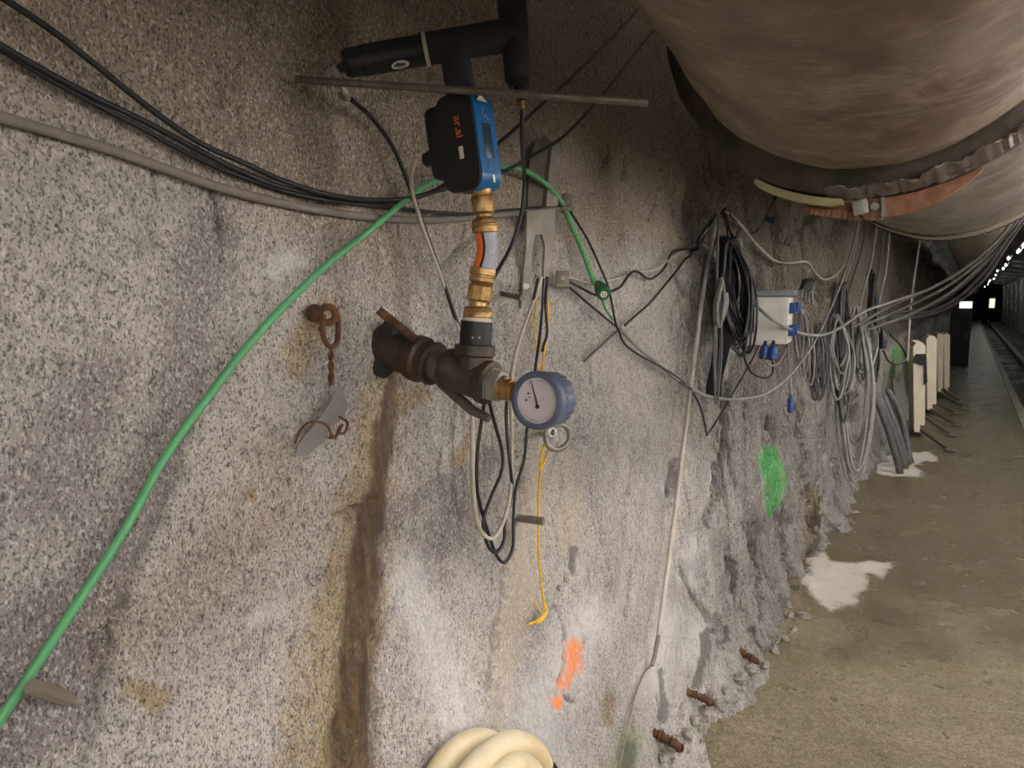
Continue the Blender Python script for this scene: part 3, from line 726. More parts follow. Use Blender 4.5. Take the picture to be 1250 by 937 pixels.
for px, py, r in ((645, 480, .0018), (646.5, 484.5, .0012), (642.5, 488, .0018)): MB().cyl(D(px, py), D(px, py) + NG * 0.0004, r, seg=12).build('dial_mark', M_BLACK, dial)
rd = MB(); rd.box(D(663, 486), (D(664, 485) - D(663, 486)) * 1.5, ns * 0.0006, NG * 0.0002); rd.build('red_mark', simple('red_print', lin(190, 90, 96), 0.5), dial)

# ------------------------------------------------------------------ flow meter with brass couplings and hose
fm = thing('flow_meter', V(583, 391), 'black and blue electronic flow meter on brass hose couplings above the iron tee', 'meter')
def br(name, pa, pb, prof, seg=24, mat=M_BRASS): return MB().revolve(pa, pb, prof, seg).build(name, mat, fm)
s_ = 0.00135
br('thread_tape', V(582.5, 393), V(583, 387), [(0, .0235), (.3, .025), (1, .023)], 24, M_TAPE)
br('lower_nut', V(583, 389), V(584, 366), [(0, .021), (.1, .0245), (.35, .0245), (.4, .0235), (.55, .0245), (.62, .022), (.68, .015), (1, .015)])
br('lower_hex', V(584.5, 368), V(587.5, 346), [(0, .016), (.12, .0205), (.85, .0205), (.95, .017), (1, .013)], 8)
br('lower_ferrule', V(587.5, 347), V(590, 327), [(0, .015), (.2, .0215), (.4, .0215), (.44, .0205), (.56, .0205), (.6, .0222), (.95, .0215), (1, .018)])
hose_path = spline([V(589.5, 330), V(594, 315), V(595.5, 300), V(592.5, 281)], 8)
hs = MB(); vw = (CAM - V(594, 305)).normalized()
seg = 28
for i, c in enumerate(hose_path):
    t = (hose_path[min(i + 1, len(hose_path) - 1)] - hose_path[max(i - 1, 0)]).normalized(); rt = vw.cross(t).normalized()
    rt = -rt if (ROT.transposed() @ rt).x < 0 else rt; fr = t.cross(rt)
    fr = -fr if fr.dot(vw) < 0 else fr
    for k in range(seg):
        th = 2 * PI * k / seg; hs.v.append(c + (rt * math.cos(th) + fr * math.sin(th)) * 0.0178)
for i in range(len(hose_path) - 1):
    for k in range(seg):
        hs.f.append((i * seg + k, i * seg + (k + 1) % seg, (i + 1) * seg + (k + 1) % seg, (i + 1) * seg + k))
        a = math.degrees(2 * PI * (k + .5) / seg)
        hs.mi.append(0 if 112 < a < 175 else (2 if 98 < a < 112 or 175 < a < 195 else 1))
hs.build('braided_hose', [M_ORG, M_BRAID, M_BLACK], fm)
br('upper_ferrule', V(592.5, 285), V(591, 265), [(0, .018), (.06, .0215), (.4, .0225), (.46, .0205), (.55, .0205), (.6, .0215), (.8, .0205), (1, .014)])
br('upper_hex', V(591, 266), V(589, 238), [(0, .012), (.15, .012), (.25, .0185), (.88, .0195), (.95, .018), (1, .014)], 8)
br('upper_nipple', V(589, 240), V(586, 220), [(0, .013), (.1, .0155), (.5, .0165), (.55, .0145), (1, .014)])
# body
UP = (V(571, 113) - V(586, 224)).normalized()
XB = Vector((1, 0, 0)); XB = (XB - UP * XB.dot(UP)).normalized(); YBD = UP.cross(XB)
YBD = -YBD if YBD.y < 0 else YBD
fe = V(580, 168, -0.042)                               # middle of the edge between black side and blue face
hx_, hy_, hz_ = 0.036, 0.030, 0.066
BC = fe - XB * hx_ + YBD * hy_
def rrect(hx, hz, r, grow=0.0, n=8):
    out = []
    for cx, cz, a in ((hx - r, hz - r, 0), (-hx + r, hz - r, PI / 2), (-hx + r, -hz + r, PI), (hx - r, -hz + r, 1.5 * PI)):
        for k in range(n + 1): out.append((cx + (r + grow) * math.cos(a + PI / 2 * k / n), cz + (r + grow) * math.sin(a + PI / 2 * k / n)))
    return out
body = MB().prism([BC + XB * x + UP * z - YBD * hy_ for x, z in rrect(hx_, 0.0745, 0.024)], YBD * hy_ * 2).build('body', M_BLACK, fm)
for s in (-1, 1): MB().prism([BC + XB * (x - .002) * .9 + UP * z * .94 + YBD * (s * (hy_ + .0004) - .0008) for x, z in rrect(hx_, 0.0745, 0.024)], YBD * 0.0016).build('side_panel', M_BLACK, fm)
MB().rbox(BC - XB * 0.048 + UP * 0.012, XB * 0.020, YBD * 0.026, UP * 0.058, 0.7, 4).build('rear_housing', M_BLACK, fm)
fo = [q for q in rrect(hx_, 0.0745, 0.024) if q[0] > hx_ - 0.020]; fg = [q for q in rrect(hx_, 0.0745, 0.024, 0.0026) if q[0] > hx_ - 0.020]
fo = sorted(fo, key=lambda q: q[1]); fg = sorted(fg, key=lambda q: q[1])
face = MB().prism([BC + XB * x + UP * z - YBD * 0.0265 for x, z in fg + fo[::-1]], YBD * 0.053).build('blue_face', M_BLUE, fm)
FO = BC + XB * (hx_ + 0.0026)
MB().rbox(FO - UP * 0.002, XB * 0.0012, YBD * 0.011, UP * 0.027, 0.5, 2).build('display', M_DISP, face)
MB().prism([FO + UP * 0.058 + YBD * -0.016 - UP * .0, FO + UP * 0.058 + YBD * 0.012, FO + UP * 0.069 - YBD * 0.006], XB * 0.0006).build('triangle_mark', M_TAPE, face)
MB().torus(FO + UP * 0.041, XB, 0.0055, 0.0008, 20, 6, 0.6, 5.6).build('ring_mark', M_STEEL, face)
MB().tube([FO + UP * 0.036 + YBD * 0.004, FO + UP * 0.031 + YBD * 0.010], 0.0008, 6).build('tick_mark', M_STEEL, face)
MB().torus(FO - UP * 0.042, XB, 0.005, 0.0008, 20, 6, 0.2, 4.6).build('button_mark', M_STEEL, face)
MB().box(FO - UP * 0.060 + YBD * 0.003, XB * 0.0005, YBD * 0.0022, UP * 0.006).build('brand_bar', M_TAPE, face)
def lettering(txt, size, origin, right, up, nrm, mat, parent, name='lettering'):
    cu = bpy.data.curves.new('t', 'FONT'); cu.body = txt; cu.size = size; cu.extrude = 0.0003
    ob = bpy.data.objects.new('t', cu); COL.objects.link(ob)
    bpy.context.view_layer.update()
    me = bpy.data.meshes.new_from_object(ob.evaluated_get(bpy.context.evaluated_depsgraph_get()))
    bpy.data.objects.remove(ob); b = MB()
    b.add([origin + right * q.co.x + up * q.co.y + nrm * q.co.z for q in me.vertices], [list(p.vertices) for p in me.polygons])
    return b.build(name, mat, parent, 0)
M_OLET = simple('orange_print', lin(226, 112, 60), 0.4, 0, 0.05)
SO = BC - YBD * (hy_ + 0.0014)
lettering('ar.ai', 0.020, SO + UP * 0.040 + XB * 0.002 , -UP, XB, -YBD, M_OLET, body)
MB().rbox(SO - UP * 0.016 + XB * 0.007, XB * 0.0042, YBD * 0.0006, UP * 0.0095, 0.9, 2).build('white_pill', M_TAPE, body)
MB().revolve(BC - XB * 0.066 - UP * 0.004 , BC - XB * 0.095 - UP * 0.004, [(0, .010), (.3, .014), (.45, .014), (.5, .011), (.8, .012), (1, .007)], 12).build('cable_gland', M_BLACK, fm)
MB().cyl(BC + UP * 0.07, BC + UP * 0.086, 0.022, seg=24).build('top_socket', M_BLACK, fm)
MB().cyl(BC - UP * 0.07, V(586, 222), 0.017, seg=24).build('bottom_socket', M_BLACK, fm)

# ------------------------------------------------------------------ foam-lagged pipe above the meter
TOPZ = BC + UP * 0.08
dI = mpp(BC) * FPX
def I(px, py, dd=0.0): return P(px, py, dI + 0.035 + dd)
ip = thing('lagged_pipe', TOPZ, 'black foam-lagged pipe branch fixed above the flow meter', 'pipe')
mI = mpp(I(560, 60))
MB().tube(spline([TOPZ, I(560, 96, -.02), I(556, 70, 0.0), I(553, 60, 0.01)], 5), 0.0245, 20).build('meter_riser', M_FOAM, ip)
MB().revolve(I(420, 78, -0.03), I(522, 60, 0.0), [(0, .020), (.05, .022), (.051, .0225), (.2, .0225), (.21, .024), (1, .0245)], 24).build('pump_barrel', M_BLACK, ip)
MB().revolve(I(514, 61, 0), I(630, 41, 0.02), [(0, .0255), (1, .0262)], 24).build('cross_lagging', M_FOAM, ip)
MB().revolve(I(620, -60, 0.02), I(632, 98, 0.02), [(0, .0245), (.6, .0248), (.75, .0225), (1, .0215)], 24).build('drop_lagging', M_FOAM, ip)
MB().revolve(I(631, 92, 0.02), I(634, 106, 0.02), [(0, .0175), (.6, .0185), (1, .018)], 20).build('end_cap', M_BLACK, ip)
MB().revolve(I(635, 106, 0.02), I(637, 124, 0.02), [(0, .012), (.5, .012), (.55, .009), (1, .008)], 16).build('cable_gland', M_BLACK, ip)
MB().revolve(I(637, 122, 0.02), I(638, 134, 0.02), [(0, .006), (1, .005)], 12).build('brass_tip', M_BRASS, ip)
MB().revolve(I(517.5, 60.5, 0), I(522.5, 59.6, 0), [(0, .0262), (.1, .0272), (.9, .0272), (1, .0262)], 28).build('white_tie', M_TAPE, ip)
MB().cyl(I(413, 84, -0.03), I(421, 80, -.03), 0.007, seg=10).build('nose_tip', M_BLACK, ip)
sa, sb = I(420, 78, -0.03), I(522, 60, 0.0); sd = (sb - sa).normalized(); sn = (CAM - sa); sn = (sn - sd * sn.dot(sd)).normalized()
sn2 = (sn * 0.75 - sd.cross(sn).normalized() * (0.66 if (ROT.transposed() @ sd.cross(sn)).y > 0 else -0.66)).normalized(); sside = sd.cross(sn2)
st_ = sa.lerp(sb, 0.62) + sn2 * 0.0235
sk = MB(); sk.prism([st_ + sd * 0.015 * math.cos(k * PI / 12) + sside * 0.008 * math.sin(k * PI / 12) - sn2 * 0.0014 * math.sin(k * PI / 12) ** 2 for k in range(24)], sn2 * 0.0012)
stk = sk.build('white_sticker', M_WHITE, ip)
for k in (-1, 0, 1): MB().box(st_ + sside * 0.003 * k + sn2 * 0.0014, sd * 0.009 * (1 - .2 * abs(k)), sside * 0.0007, sn2 * 0.0002).build('print_line', M_DGREYC, stk)

# ------------------------------------------------------------------ threaded rod with its wire loop
rd0 = P(361, 97, W(361, 97, 0.02).length * 0 + dI - 0.045); rd1 = P(791, 125, dI - 0.10)
rod = MB(); rr = (rd1 - rd0); nR = 160
rod.revolve(rd0, rd1, [(k / nR, 0.0056 + 0.0003 * (k % 2)) for k in range(nR + 1)], 12)
rod.build('threaded_rod', M_DSTEEL, None, 30, 'long thin steel threaded rod lying across in front of the meter', 'rod')
MB().tube(spline([P(402, 104, dI - 0.0), P(400, 94, dI - .03), P(405, 85, dI - .04), P(412, 93, dI - .045), P(421, 112, dI - .04), P(424, 120, dI - .02), P(416, 116, dI + .0)], 6), 0.0052, 10).build('wire_loop', M_STEEL, None, 60, 'thick pale wire loop twisted round the end of the threaded rod', 'wire')
# ================================================================== CABLES AND FITTINGS ON THE NEAR WALL
def WL(pts, off=0.02): return [W(p[0], p[1], p[2] if len(p) > 2 else off) for p in pts]
cable('power_cable', WL([(-12, -12), (60, 35), (120, 82), (180, 130), (240, 172), (300, 200), (350, 222), (410, 239), (470, 244), (520, 237, .06), (560, 214, .09), (608, 175, .1), (640, 147, .1), (700, 92, .08), (745, 48, .06), (792, -2, .05)], .03), 0.0042, M_BLACKC,
      'topmost black cable, running down past the conduit and up behind the meter')
cable('power_cable', WL([(-12, 48), (50, 84), (110, 116), (180, 150), (240, 182), (290, 207), (350, 230), (430, 243), (490, 245), (540, 231, .07), (606, 213, .1), (650, 190, .1), (692, 163, .09), (740, 110, .08), (775, 66, .06), (820, 10, .05)], .022), 0.0042, M_BLACKC,
      'black cable sagging past the dusty conduit and climbing behind the slotted bracket')
cable('power_cable', WL([(-12, 53), (50, 91), (110, 124), (170, 155), (230, 188), (285, 212), (350, 234), (410, 246), (470, 252), (560, 261), (620, 257), (660, 253), (690, 251)], .018), 0.0034, M_BLACKC,
      'thin black cable lying along the dusty grey conduit to the upper clip')
cable('conduit', WL([(-15, 138), (60, 160), (140, 184), (200, 205), (280, 232), (360, 251), (450, 265), (540, 268), (640, 259), (692, 253)], .014), 0.0068, M_COND,
      'dusty grey conduit clipped across the upper rock below the black cables', 'conduit')
gh = thing('hose', W(0, 880, .02), 'bright green hose slung diagonally across the rock', 'hose')
MB().tube(spline(WL([(-20, 908), (40, 818), (90, 742), (150, 650), (200, 560), (250, 490), (300, 425), (350, 370), (400, 322), (450, 282), (500, 241, .04), (540, 216, .05), (600, 203, .06), (640, 208, .06), (668, 226, .05), (688, 250, .03)], .025)), 0.0058, 10).build('green_tube', M_GREENH, gh, 60)
mesh_ = MB().tube(spline(WL([(690, 256), (700, 280), (712, 308), (722, 336), (728, 348)], .03)), 0.0075, 10).build('mesh_sleeve', M_GREENB, gh, 60)
cap0, cap1 = W(730, 346, .035), W(737, 359, .075)
gl = MB().revolve(cap0, cap1, [(0, .010), (.2, .014), (.4, .014), (.45, .018), (.95, .019), (1, .016)], 24).build('green_end_cap', M_DGREEN, gh)
cd = (cap1 - cap0).normalized()
MB().cyl(cap1, cap1 + cd * 0.002, 0.0095, seg=20).build('white_disc', M_WHITE, gl)
MB().torus(cap1 + cd * 0.002, cd, 0.0045, 0.0008, 16, 6).build('disc_ring', M_DGREYC, gl)
cable('loose_strand', WL([(735, 366, .04), (740, 378, .03), (748, 390, .02)]), 0.0035, M_GREENB, 'frayed pale green strand hanging under the green end cap', 'strand')
cable('power_cable', [P(428, 121, dI - .01)] + WL([(455, 145), (480, 180), (500, 228), (515, 270), (530, 312), (546, 358), (560, 398), (574, 424)], .03), 0.0042, M_BLACKC,
      'black cable dropping from the wire loop down behind the iron tee')
cable('signal_cable', [BC - XB * 0.094 - UP * 0.004] + WL([(506, 200, .14), (502, 226, .1), (511, 262, .06), (525, 302, .04), (540, 342, .03), (551, 376, .03), (563, 410, .03)]), 0.0036, M_WHITEC,
      'pale grey cable hanging from the gland of the flow meter')
cable('signal_cable', [I(638, 134, .02), I(637, 165, .04)] + WL([(640, 215, .2), (637, 258, .18), (625, 298, .16), (608, 330, .15), (597, 350, .15)]), 0.0038, M_BLACKC,
      'black cable hanging from the brass tip of the lagged pipe')
# bracket: slotted channel above, forked strap below
bk = thing('wall_bracket', W(655, 370, .01), 'grey galvanised steel bracket with forked lower strap bolted to the rock', 'bracket')
def plate(px, off, th, name, mat=M_BRKT, parent=bk):
    q = [W(x, y, 0) for x, y in px]; c = sum(q, Vector()) / len(q)
    n = Vector((1, -0.12, 0)).normalized(); c = c + n * off
    return MB().prism([at_plane(x, y, c, n) for x, y in px], n * th).build(name, mat, parent, 30)
plate([(640, 300), (641, 258), (676, 256), (674, 290), (667, 342), (661, 340), (663, 300), (659, 286), (651, 287), (647, 310), (644, 376), (634, 376), (637, 330)], .035, .006, 'forked_strap')
plate([(642, 252), (645, 190), (652, 172), (664, 166), (670, 172), (664, 205), (660, 252)], .030, .005, 'slotted_plate', M_DSTEEL)
plate([(662, 252), (666, 205), (670, 174), (679, 178), (680, 190), (676, 252)], .036, .012, 'channel', M_BRKT)
MB().cyl(W(612, 358, .0), W(637, 364, .07), 0.006, seg=10).build('bolt', M_DSTEEL, bk)
MB().cyl(W(641, 349, .03), W(642, 349, .055), 0.008, seg=6).build('nut', M_STEEL, bk)
def clip(x0, y0, x1, y1, lab):
    o = thing('cable_clip', W((x0 + x1) / 2, y1, .01), lab, 'clip'); c = W((x0 + x1) / 2, (y0 + y1) / 2, .03); s = mpp(c)
    rt = ROT @ Vector((1, 0, 0)); up = ROT @ Vector((0, 1, 0)); fw = rt.cross(up)
    MB().rbox(c, rt * s * (x1 - x0) / 2, up * s * (y1 - y0) / 2, fw * 0.018, 0.2, 2).build('clip_body', M_TAG, o)
    MB().rbox(c - up * s * (y1 - y0) * 0.42 + fw * 0.002, rt * s * (x1 - x0) * 0.56, up * s * 2, fw * 0.02, 0.4, 2).build('clip_jaw', M_BRKT, o)
    MB().cyl(c + fw * .015, c + fw * .021, 0.005, seg=10).build('screw', M_STEEL, o)
clip(686, 238, 699, 258, 'grey plastic cable clip where the green hose leaves the bracket')
clip(679, 331, 694, 351, 'pale plastic cable clip below the forked bracket strap')
# hanging loops below the tee
cable('signal_cable', WL([(661, 338), (655, 358), (640, 398), (628, 440), (624, 480), (625, 540), (623, 600), (615, 635), (603, 656), (590, 652), (581, 630), (577, 580), (577, 530), (576, 478, .05), (582, 462, .08)], .06), 0.0044, M_WHITEC,
      'pale grey cable hanging in a narrow loop below the tee')
cable('signal_cable', WL([(664, 340), (661, 390), (655, 440), (644, 520), (640, 560), (630, 595), (627, 630), (626, 668), (616, 686), (605, 675), (593, 640), (583, 600), (583, 550), (590, 500, .06), (592, 478, .08)], .05), 0.0037, M_BLACKC,
      'black cable whose loop hangs lowest below the tee')
cable('signal_cable', WL([(657, 340), (648, 378), (630, 432), (620, 480), (618, 512), (622, 560), (625, 600), (617, 632), (615, 660), (605, 674), (595, 664), (590, 636), (600, 605), (612, 576), (613, 550), (602, 510, .06), (594, 476, .08)], .058), 0.0037, M_BLACKC,
      'black cable crossing over itself in a loop below the tee')
cable('signal_cable', WL([(668, 338), (666, 372), (668, 405), (664, 420), (662, 428)], .05), 0.0036, M_BLACKC, 'short black cable hanging from the clip above the gauge')
cable('yellow_wire', WL([(660, 345), (654, 372), (653, 405), (656, 440), (661, 500), (664, 530)], .035), 0.0022, M_YEL, 'yellow wire hanging from the forked bracket above the gauge', 'wire')
cable('yellow_wire', WL([(664, 345), (669, 372), (668, 405), (663, 445), (666, 500), (669, 528)], .035), 0.0026, M_YEL, 'doubled yellow wire beside the black cables above the gauge', 'wire')
yw = thing('yellow_string', W(655, 760, .01), 'yellow string hanging from the steel eye nut, knotted at its end', 'string')
MB().tube(spline(WL([(664, 542, .08), (660, 562, .06), (658, 600), (657, 640), (658, 680), (661, 715), (665, 742)], .04)), 0.0027, 8).build('strand', M_YEL, yw, 60)
MB().tube(spline(WL([(671, 542, .08), (667, 556, .06), (661, 570, .05)])), 0.0026, 8).build('strand', M_YEL, yw, 60)
MB().tube(spline(WL([(659, 572), (662, 566), (659, 574), (662, 570)], .052)), 0.0032, 8).build('knot', M_YEL, yw, 60)
MB().tube(spline(WL([(665, 738), (667, 746), (662, 753), (655, 759), (660, 757), (666, 750), (658, 756)], .035)), 0.0036, 8).build('knot', M_YEL, yw, 60)
MB().tube(spline(WL([(662, 750), (657, 742), (652, 735)], .03)), 0.0022, 8).build('loose_end', M_YEL, yw, 60)
MB().tube(spline(WL([(656, 758), (650, 760), (645, 762)], .03)), 0.0026, 8).build('loose_end', M_YEL, yw, 60)
# eye nut and stud
en = thing('eye_nut', W(676, 545, .05), 'galvanised ring eye nut just below the pressure gauge', 'eye nut')
ec = W(681, 533, .11); ef = (CAM - ec).normalized(); en_n = (ef + Vector((0.35, 0.2, -0.25))).normalized()
MB().torus(ec, en_n, 0.0300, 0.0066, 40, 12).build('ring', M_STEEL, en)
eb = W(669, 527, .085)
MB().revolve(W(669, 527, 0), eb + Vector((.012, 0, 0)), [(0, .007), (.6, .007), (.62, .011), (1, .011)], 8).build('threaded_boss', M_STEEL, en)
MB().cyl(eb + Vector((.012, 0, 0)), eb + Vector((.016, 0, 0)), 0.007, seg=12).build('stud_end', M_DSTEEL, en)
sp = thing('anchor_stud', W(630, 633, 0), 'bare grey anchor stud sticking out of the rock below the black loops', 'bolt')
MB().revolve(W(629, 632, -.03), W(656, 635, .085), [(k / 40, .0085 + .0005 * (k % 2)) for k in range(41)], 12).build('threaded_shaft', M_STEEL, sp)
MB().cyl(W(656, 635, .085), W(664, 636, .1), 0.0092, seg=12).build('stud_tip', M_BRKT, sp)
# rusty chain and grey sheet
ch = thing('rusty_chain', W(395, 376, .02), 'rusty eye bolt with a chain link and twisted wire on the rock', 'chain')
MB().sphere(W(384, 382, .012), 0.014, 1, 1, 1.05).build('bolt_head', M_RUST, ch)
MB().torus(W(400, 384, .03), ray(400, 384), 0.0125, 0.0058, 20, 8).build('eye', M_RUST, ch)
q = WL([(395, 384), (394, 405), (398, 418), (404, 423), (411, 418), (413, 404), (412, 384)], .03)
MB().tube(spline(q), 0.0042, 8).build('shackle', M_RUST, ch, 60)
for s in (-1, 1):
    MB().tube(spline([W(404 + s * 2.2 * math.cos(k * 1.3), 421 + k * 5.4, .03 + .004 * s * math.sin(k * 1.3)) for k in range(10)], 5), 0.0026, 6).build('twisted_wire', M_RUST, ch, 60)
gs = thing('grey_sheet', W(392, 556, .02), 'torn flap of grey sheet metal hanging from the rusty chain', 'sheet metal')
def sheet(px, offs, th, name, mat, parent):
    a = [W(x, y, o) for (x, y), o in zip(px, offs)]; n = Vector((1, -.25, 0)).normalized()
    return MB().prism(a, n * th).build(name, mat, parent, 20)
sheet([(413, 468), (424, 495), (419, 508), (400, 522), (387, 513), (400, 494)], [.03, .045, .04, .05, .045, .04], .003, 'upper_fold', M_PLATE, gs)
sheet([(387, 513), (401, 522), (394, 538), (374, 556), (360, 553), (362, 543)], [.045, .05, .06, .055, .05, .045], .003, 'lower_fold', M_PLATE, gs)
MB().tube(spline(WL([(360, 541), (366, 526), (376, 516), (390, 515), (400, 520), (404, 528), (410, 535), (403, 531)], .068)), 0.0018, 6).build('binding_wire', M_RUST, gs, 60)
MB().tube(spline(WL([(414, 508), (424, 516), (420, 528), (412, 527), (418, 518), (410, 532), (402, 534)], .05)), 0.0022, 6).build('binding_wire', M_RUST, gs, 60)
# wooden peg low on the left
MB().revolve(W(38, 837, .05), W(92, 855, -.015), [(0, .0075), (.1, .0085), (.7, .009), (1, .008)], 8).build('wooden_peg', M_TAG, None, 40, 'short weathered wooden peg stuck in the rock under the green hose', 'peg')

# ================================================================== CABLES BETWEEN THE BRACKET AND THE CABLE HANKS
cable('signal_cable', WL([(693, 252, .04), (700, 264), (715, 288), (731, 322), (743, 352), (751, 392), (755, 403), (763, 420), (780, 433), (798, 443), (822, 457), (839, 471), (852, 490), (859, 512), (863, 531)], .035), 0.0034, M_BLACKC, 'black cable curving past the green end cap down to the rock beside the pale pole')
cable('signal_cable', WL([(863, 531), (868, 524), (880, 505), (898, 474), (917, 441), (930, 415)], .03), 0.0036, M_BLACKC, 'thin black cable rising slantwise to the white socket box')
cable('signal_cable', WL([(694, 344), (705, 349), (722, 358), (728, 360)], .03), 0.0034, M_BLACKC, 'short black cable from the clip to the green end cap')
cable('signal_cable', WL([(692, 348), (706, 360), (726, 377), (754, 400)], .03), 0.0034, M_BLACKC, 'black cable slanting from the pale clip to the cable crossing')
cable('signal_cable', WL([(742, 357), (757, 350), (766, 338), (774, 331), (781, 333), (789, 339), (798, 339), (811, 327), (819, 310), (827, 305), (848, 302), (860, 288), (871, 266)], .03), 0.0040, M_BLACKC, 'black cable with a wavy run between the green end cap and the hanging coil')
cable('signal_cable', WL([(694, 338), (720, 345), (745, 342), (775, 333), (800, 328), (825, 311), (850, 296), (868, 275)], .02), 0.0034, M_WHITEC, 'pale cable running behind the wavy black cable')
cable('signal_cable', WL([(763, 397), (775, 386), (792, 371), (810, 350), (830, 325), (847, 301), (862, 277), (874, 262)], .03), 0.0040, M_BLACKC, 'black cable rising straight from the cable crossing towards the hanging coil')
MB().tube(WL([(754, 403), (713, 441)], .02), 0.0032, 8).build('steel_pin', M_DSTEEL, None, 60, 'thin bare steel pin lying slantwise under the cable crossing', 'pin')
pp = thing('plastic_tube', W(803, 775, .02), 'long pale plastic tube leaning down the rock face', 'tube')
MB().tube(spline(WL([(876, 264), (868, 300), (858, 360), (850, 420), (842, 480), (832, 560), (821, 650), (812, 715), (804, 775)], .045)), 0.0078, 10).build('upper_tube', M_WHITEC, pp, 60)
MB().tube(spline(WL([(804, 775), (799, 800), (796, 812)], .025)), 0.0068, 10).build('muddy_end', M_COND, pp, 60)
cable('signal_cable', WL([(797, 810), (786, 822), (775, 850), (765, 890), (757, 930), (754, 960)], .012), 0.0032, M_COND, 'thin muddy cable running down the rock from the pale tube to the floor')

# ================================================================== FAR CLUSTER
def fdep(px): return float(np.interp(px, [840, 870, 905, 930, 980, 1010, 1075, 1130, 1250], [2.35, 2.55, 2.85, 3.05, 3.75, 4.5, 5.5, 6.6, 9.0]))
def F(px, py, dd=0.0): return P(px, py, fdep(px) + dd)
def FL(pts, dd=0.0): return [F(p[0], p[1], p[2] if len(p) > 2 else dd) for p in pts]
def hank(name, top, bot, w, n, r, mat, label, dep=None, jit=1.0, seed=0, cat='cable coil', seg=6, lift=0.12):
    """one cable wound into hanging loops between two photo points"""
    rnd = random.Random(seed); pts = []
    for i in range(n):
        tx = top[0] + rnd.uniform(-3, 3) * jit; ty = top[1] + rnd.uniform(-2, 4) * jit
        f = 1 - lift * rnd.random(); bx = tx + (bot[0] - top[0]) * f + rnd.uniform(-4, 4) * jit; by = ty + (bot[1] - top[1]) * f
        ww = w * rnd.uniform(0.55, 1.1); z = rnd.uniform(-.06, .06)
        for t in (0.0, 0.25, 0.55, 0.85, 1.0):
            pts.append((tx + (bx - tx) * t - ww * math.sin(PI * min(1, t * 0.85 + .1)) * (0.5 + .5 * t), ty + (by - ty) * t, z + rnd.uniform(-.02, .02)))
        for t in (0.93, 0.6, 0.3):
            pts.append((tx + (bx - tx) * t + ww * math.sin(PI * min(1, t * 0.85 + .1)) * (0.5 + .5 * t), ty + (by - ty) * t, z + rnd.uniform(-.02, .02)))
    d = fdep((top[0] + bot[0]) / 2) if dep is None else dep
    return MB().tube(spline([P(x, y, d + z) for x, y, z in pts], 5), r, seg).build(name, mat, None, 60, label, cat)
hank('cable_coil', (894, 292), (906, 432), 22, 36, 0.0045, M_BLACKC, 'thick coil of thin black cable hung beside the white socket box', 2.62, 1.3, 3, lift=.35)
hank('cable_coil', (886, 290), (890, 415), 12, 20, 0.0042, M_BLACKC, 'slim black cable hank hanging behind the thick black coil', 2.72, 1.2, 5, lift=.3)
hank('cable_coil', (878, 340), (874, 498), 6, 2, 0.0042, M_DGREYC, 'slim grey cable hank hanging in front of the black sleeve', 2.5, .8, 6, lift=.3)
hank('cable_coil', (884, 340), (878, 396), 9, 3, 0.0055, M_GREYC, 'short pale grey cable hank looped over the black sleeve', 2.47, .8, 8)
bs = thing('black_sleeve', F(872, 486), 'limp black fabric sleeve hanging beside the coils', 'fabric sleeve')
def slab(px, d, th, name, mat, parent): 
    fw = (ROT @ Vector((0, 0, -1)))
    return MB().prism([P(x, y, d) for x, y in px], fw * th).build(name, mat, parent, 30)
slab([(880, 330), (894, 335), (896, 380), (891, 425), (882, 462), (880, 484), (864, 486), (865, 470), (871, 440), (877, 395)], 2.57, .03, 'sleeve_cloth', M_CLOTH, bs)
MB().tube(spline(WL([(884, 262, .05), (888, 280, .05)]) + [P(887, 332, 2.58)]), 0.004, 6).build('hanging_cord', M_BLACKC, bs, 60)
hk = thing('wall_hook', W(884, 262, .0), 'rusty hook in the rock above the thick black coil', 'hook')
MB().tube(spline([W(884, 258, -.03), W(886, 260, .04), P(892, 284, 2.62), P(898, 290, 2.58), P(901, 282, 2.58)], 6), 0.005, 8).build('hook_rod', M_RUST, hk, 60)
MB().sphere(W(884, 258, .012), 0.016).build('anchor', M_RUST, hk)
cp = MB(); cp.cyl(P(903, 293, 2.55), P(905, 301, 2.55), 0.007, seg=8); cp.build('cable_plug', M_STEEL, None, 40, 'small silver connector hanging at the top of the black coil', 'connector')
cable('signal_cable', FL([(877, 262), (876, 300), (875, 360), (874, 440)], -.1), 0.0045, M_DGREYC, 'straight grey cable hanging left of the black sleeve beside the pale tube')
cable('signal_cable', WL([(886, 258), (905, 275), (925, 300), (946, 318), (965, 321), (985, 320), (997, 335), (1008, 341), (1022, 334), (1032, 322)], .05), 0.0062, M_WHITEC, 'yellowish pale cable draped from the rusty hook to the grey bundles')
cable('signal_cable', WL([(891, 262), (903, 274), (916, 285), (927, 278), (933, 268), (942, 250), (952, 232)], .05), 0.0042, M_BLACKC, 'thin dark cable with a flag tag rising above the black coil')
cable('signal_cable', WL([(876, 262), (890, 240), (912, 215), (938, 200)], .03), 0.0045, M_COND, 'dusty cable rising from the pale tube to the duct clamp')
def flag(px, lab, mat, off=.06, name='cable_tag'):
    q = [W(px[0][0], px[0][1], off)]; d = -(ROT.transposed() @ (q[0] - CAM)).z
    o = thing(name, P(*px[2], d), lab, 'tag')
    slab(px, d, .004, 'tag_plate', mat, o); slab([(px[0][0] + 2, px[0][1] - 1.5), (px[0][0] + 4, px[0][1] - 1), (px[0][0] + 4, px[0][1] + 2), (px[0][0] + 2, px[0][1] + 2)], d - .002, .008, 'tag_clip', M_DGREYC, o)
M_NAVY = simple('navy_tag', lin(48, 50, 62), 0.5)
flag([(935, 262), (946, 267), (943, 273), (932, 268)], 'small navy tag on the thin dark cable above the coil', M_NAVY)
flag([(935, 507), (939, 507), (938, 525), (933, 525)], 'small black tag hanging under the white socket box', M_BLACK, .02)
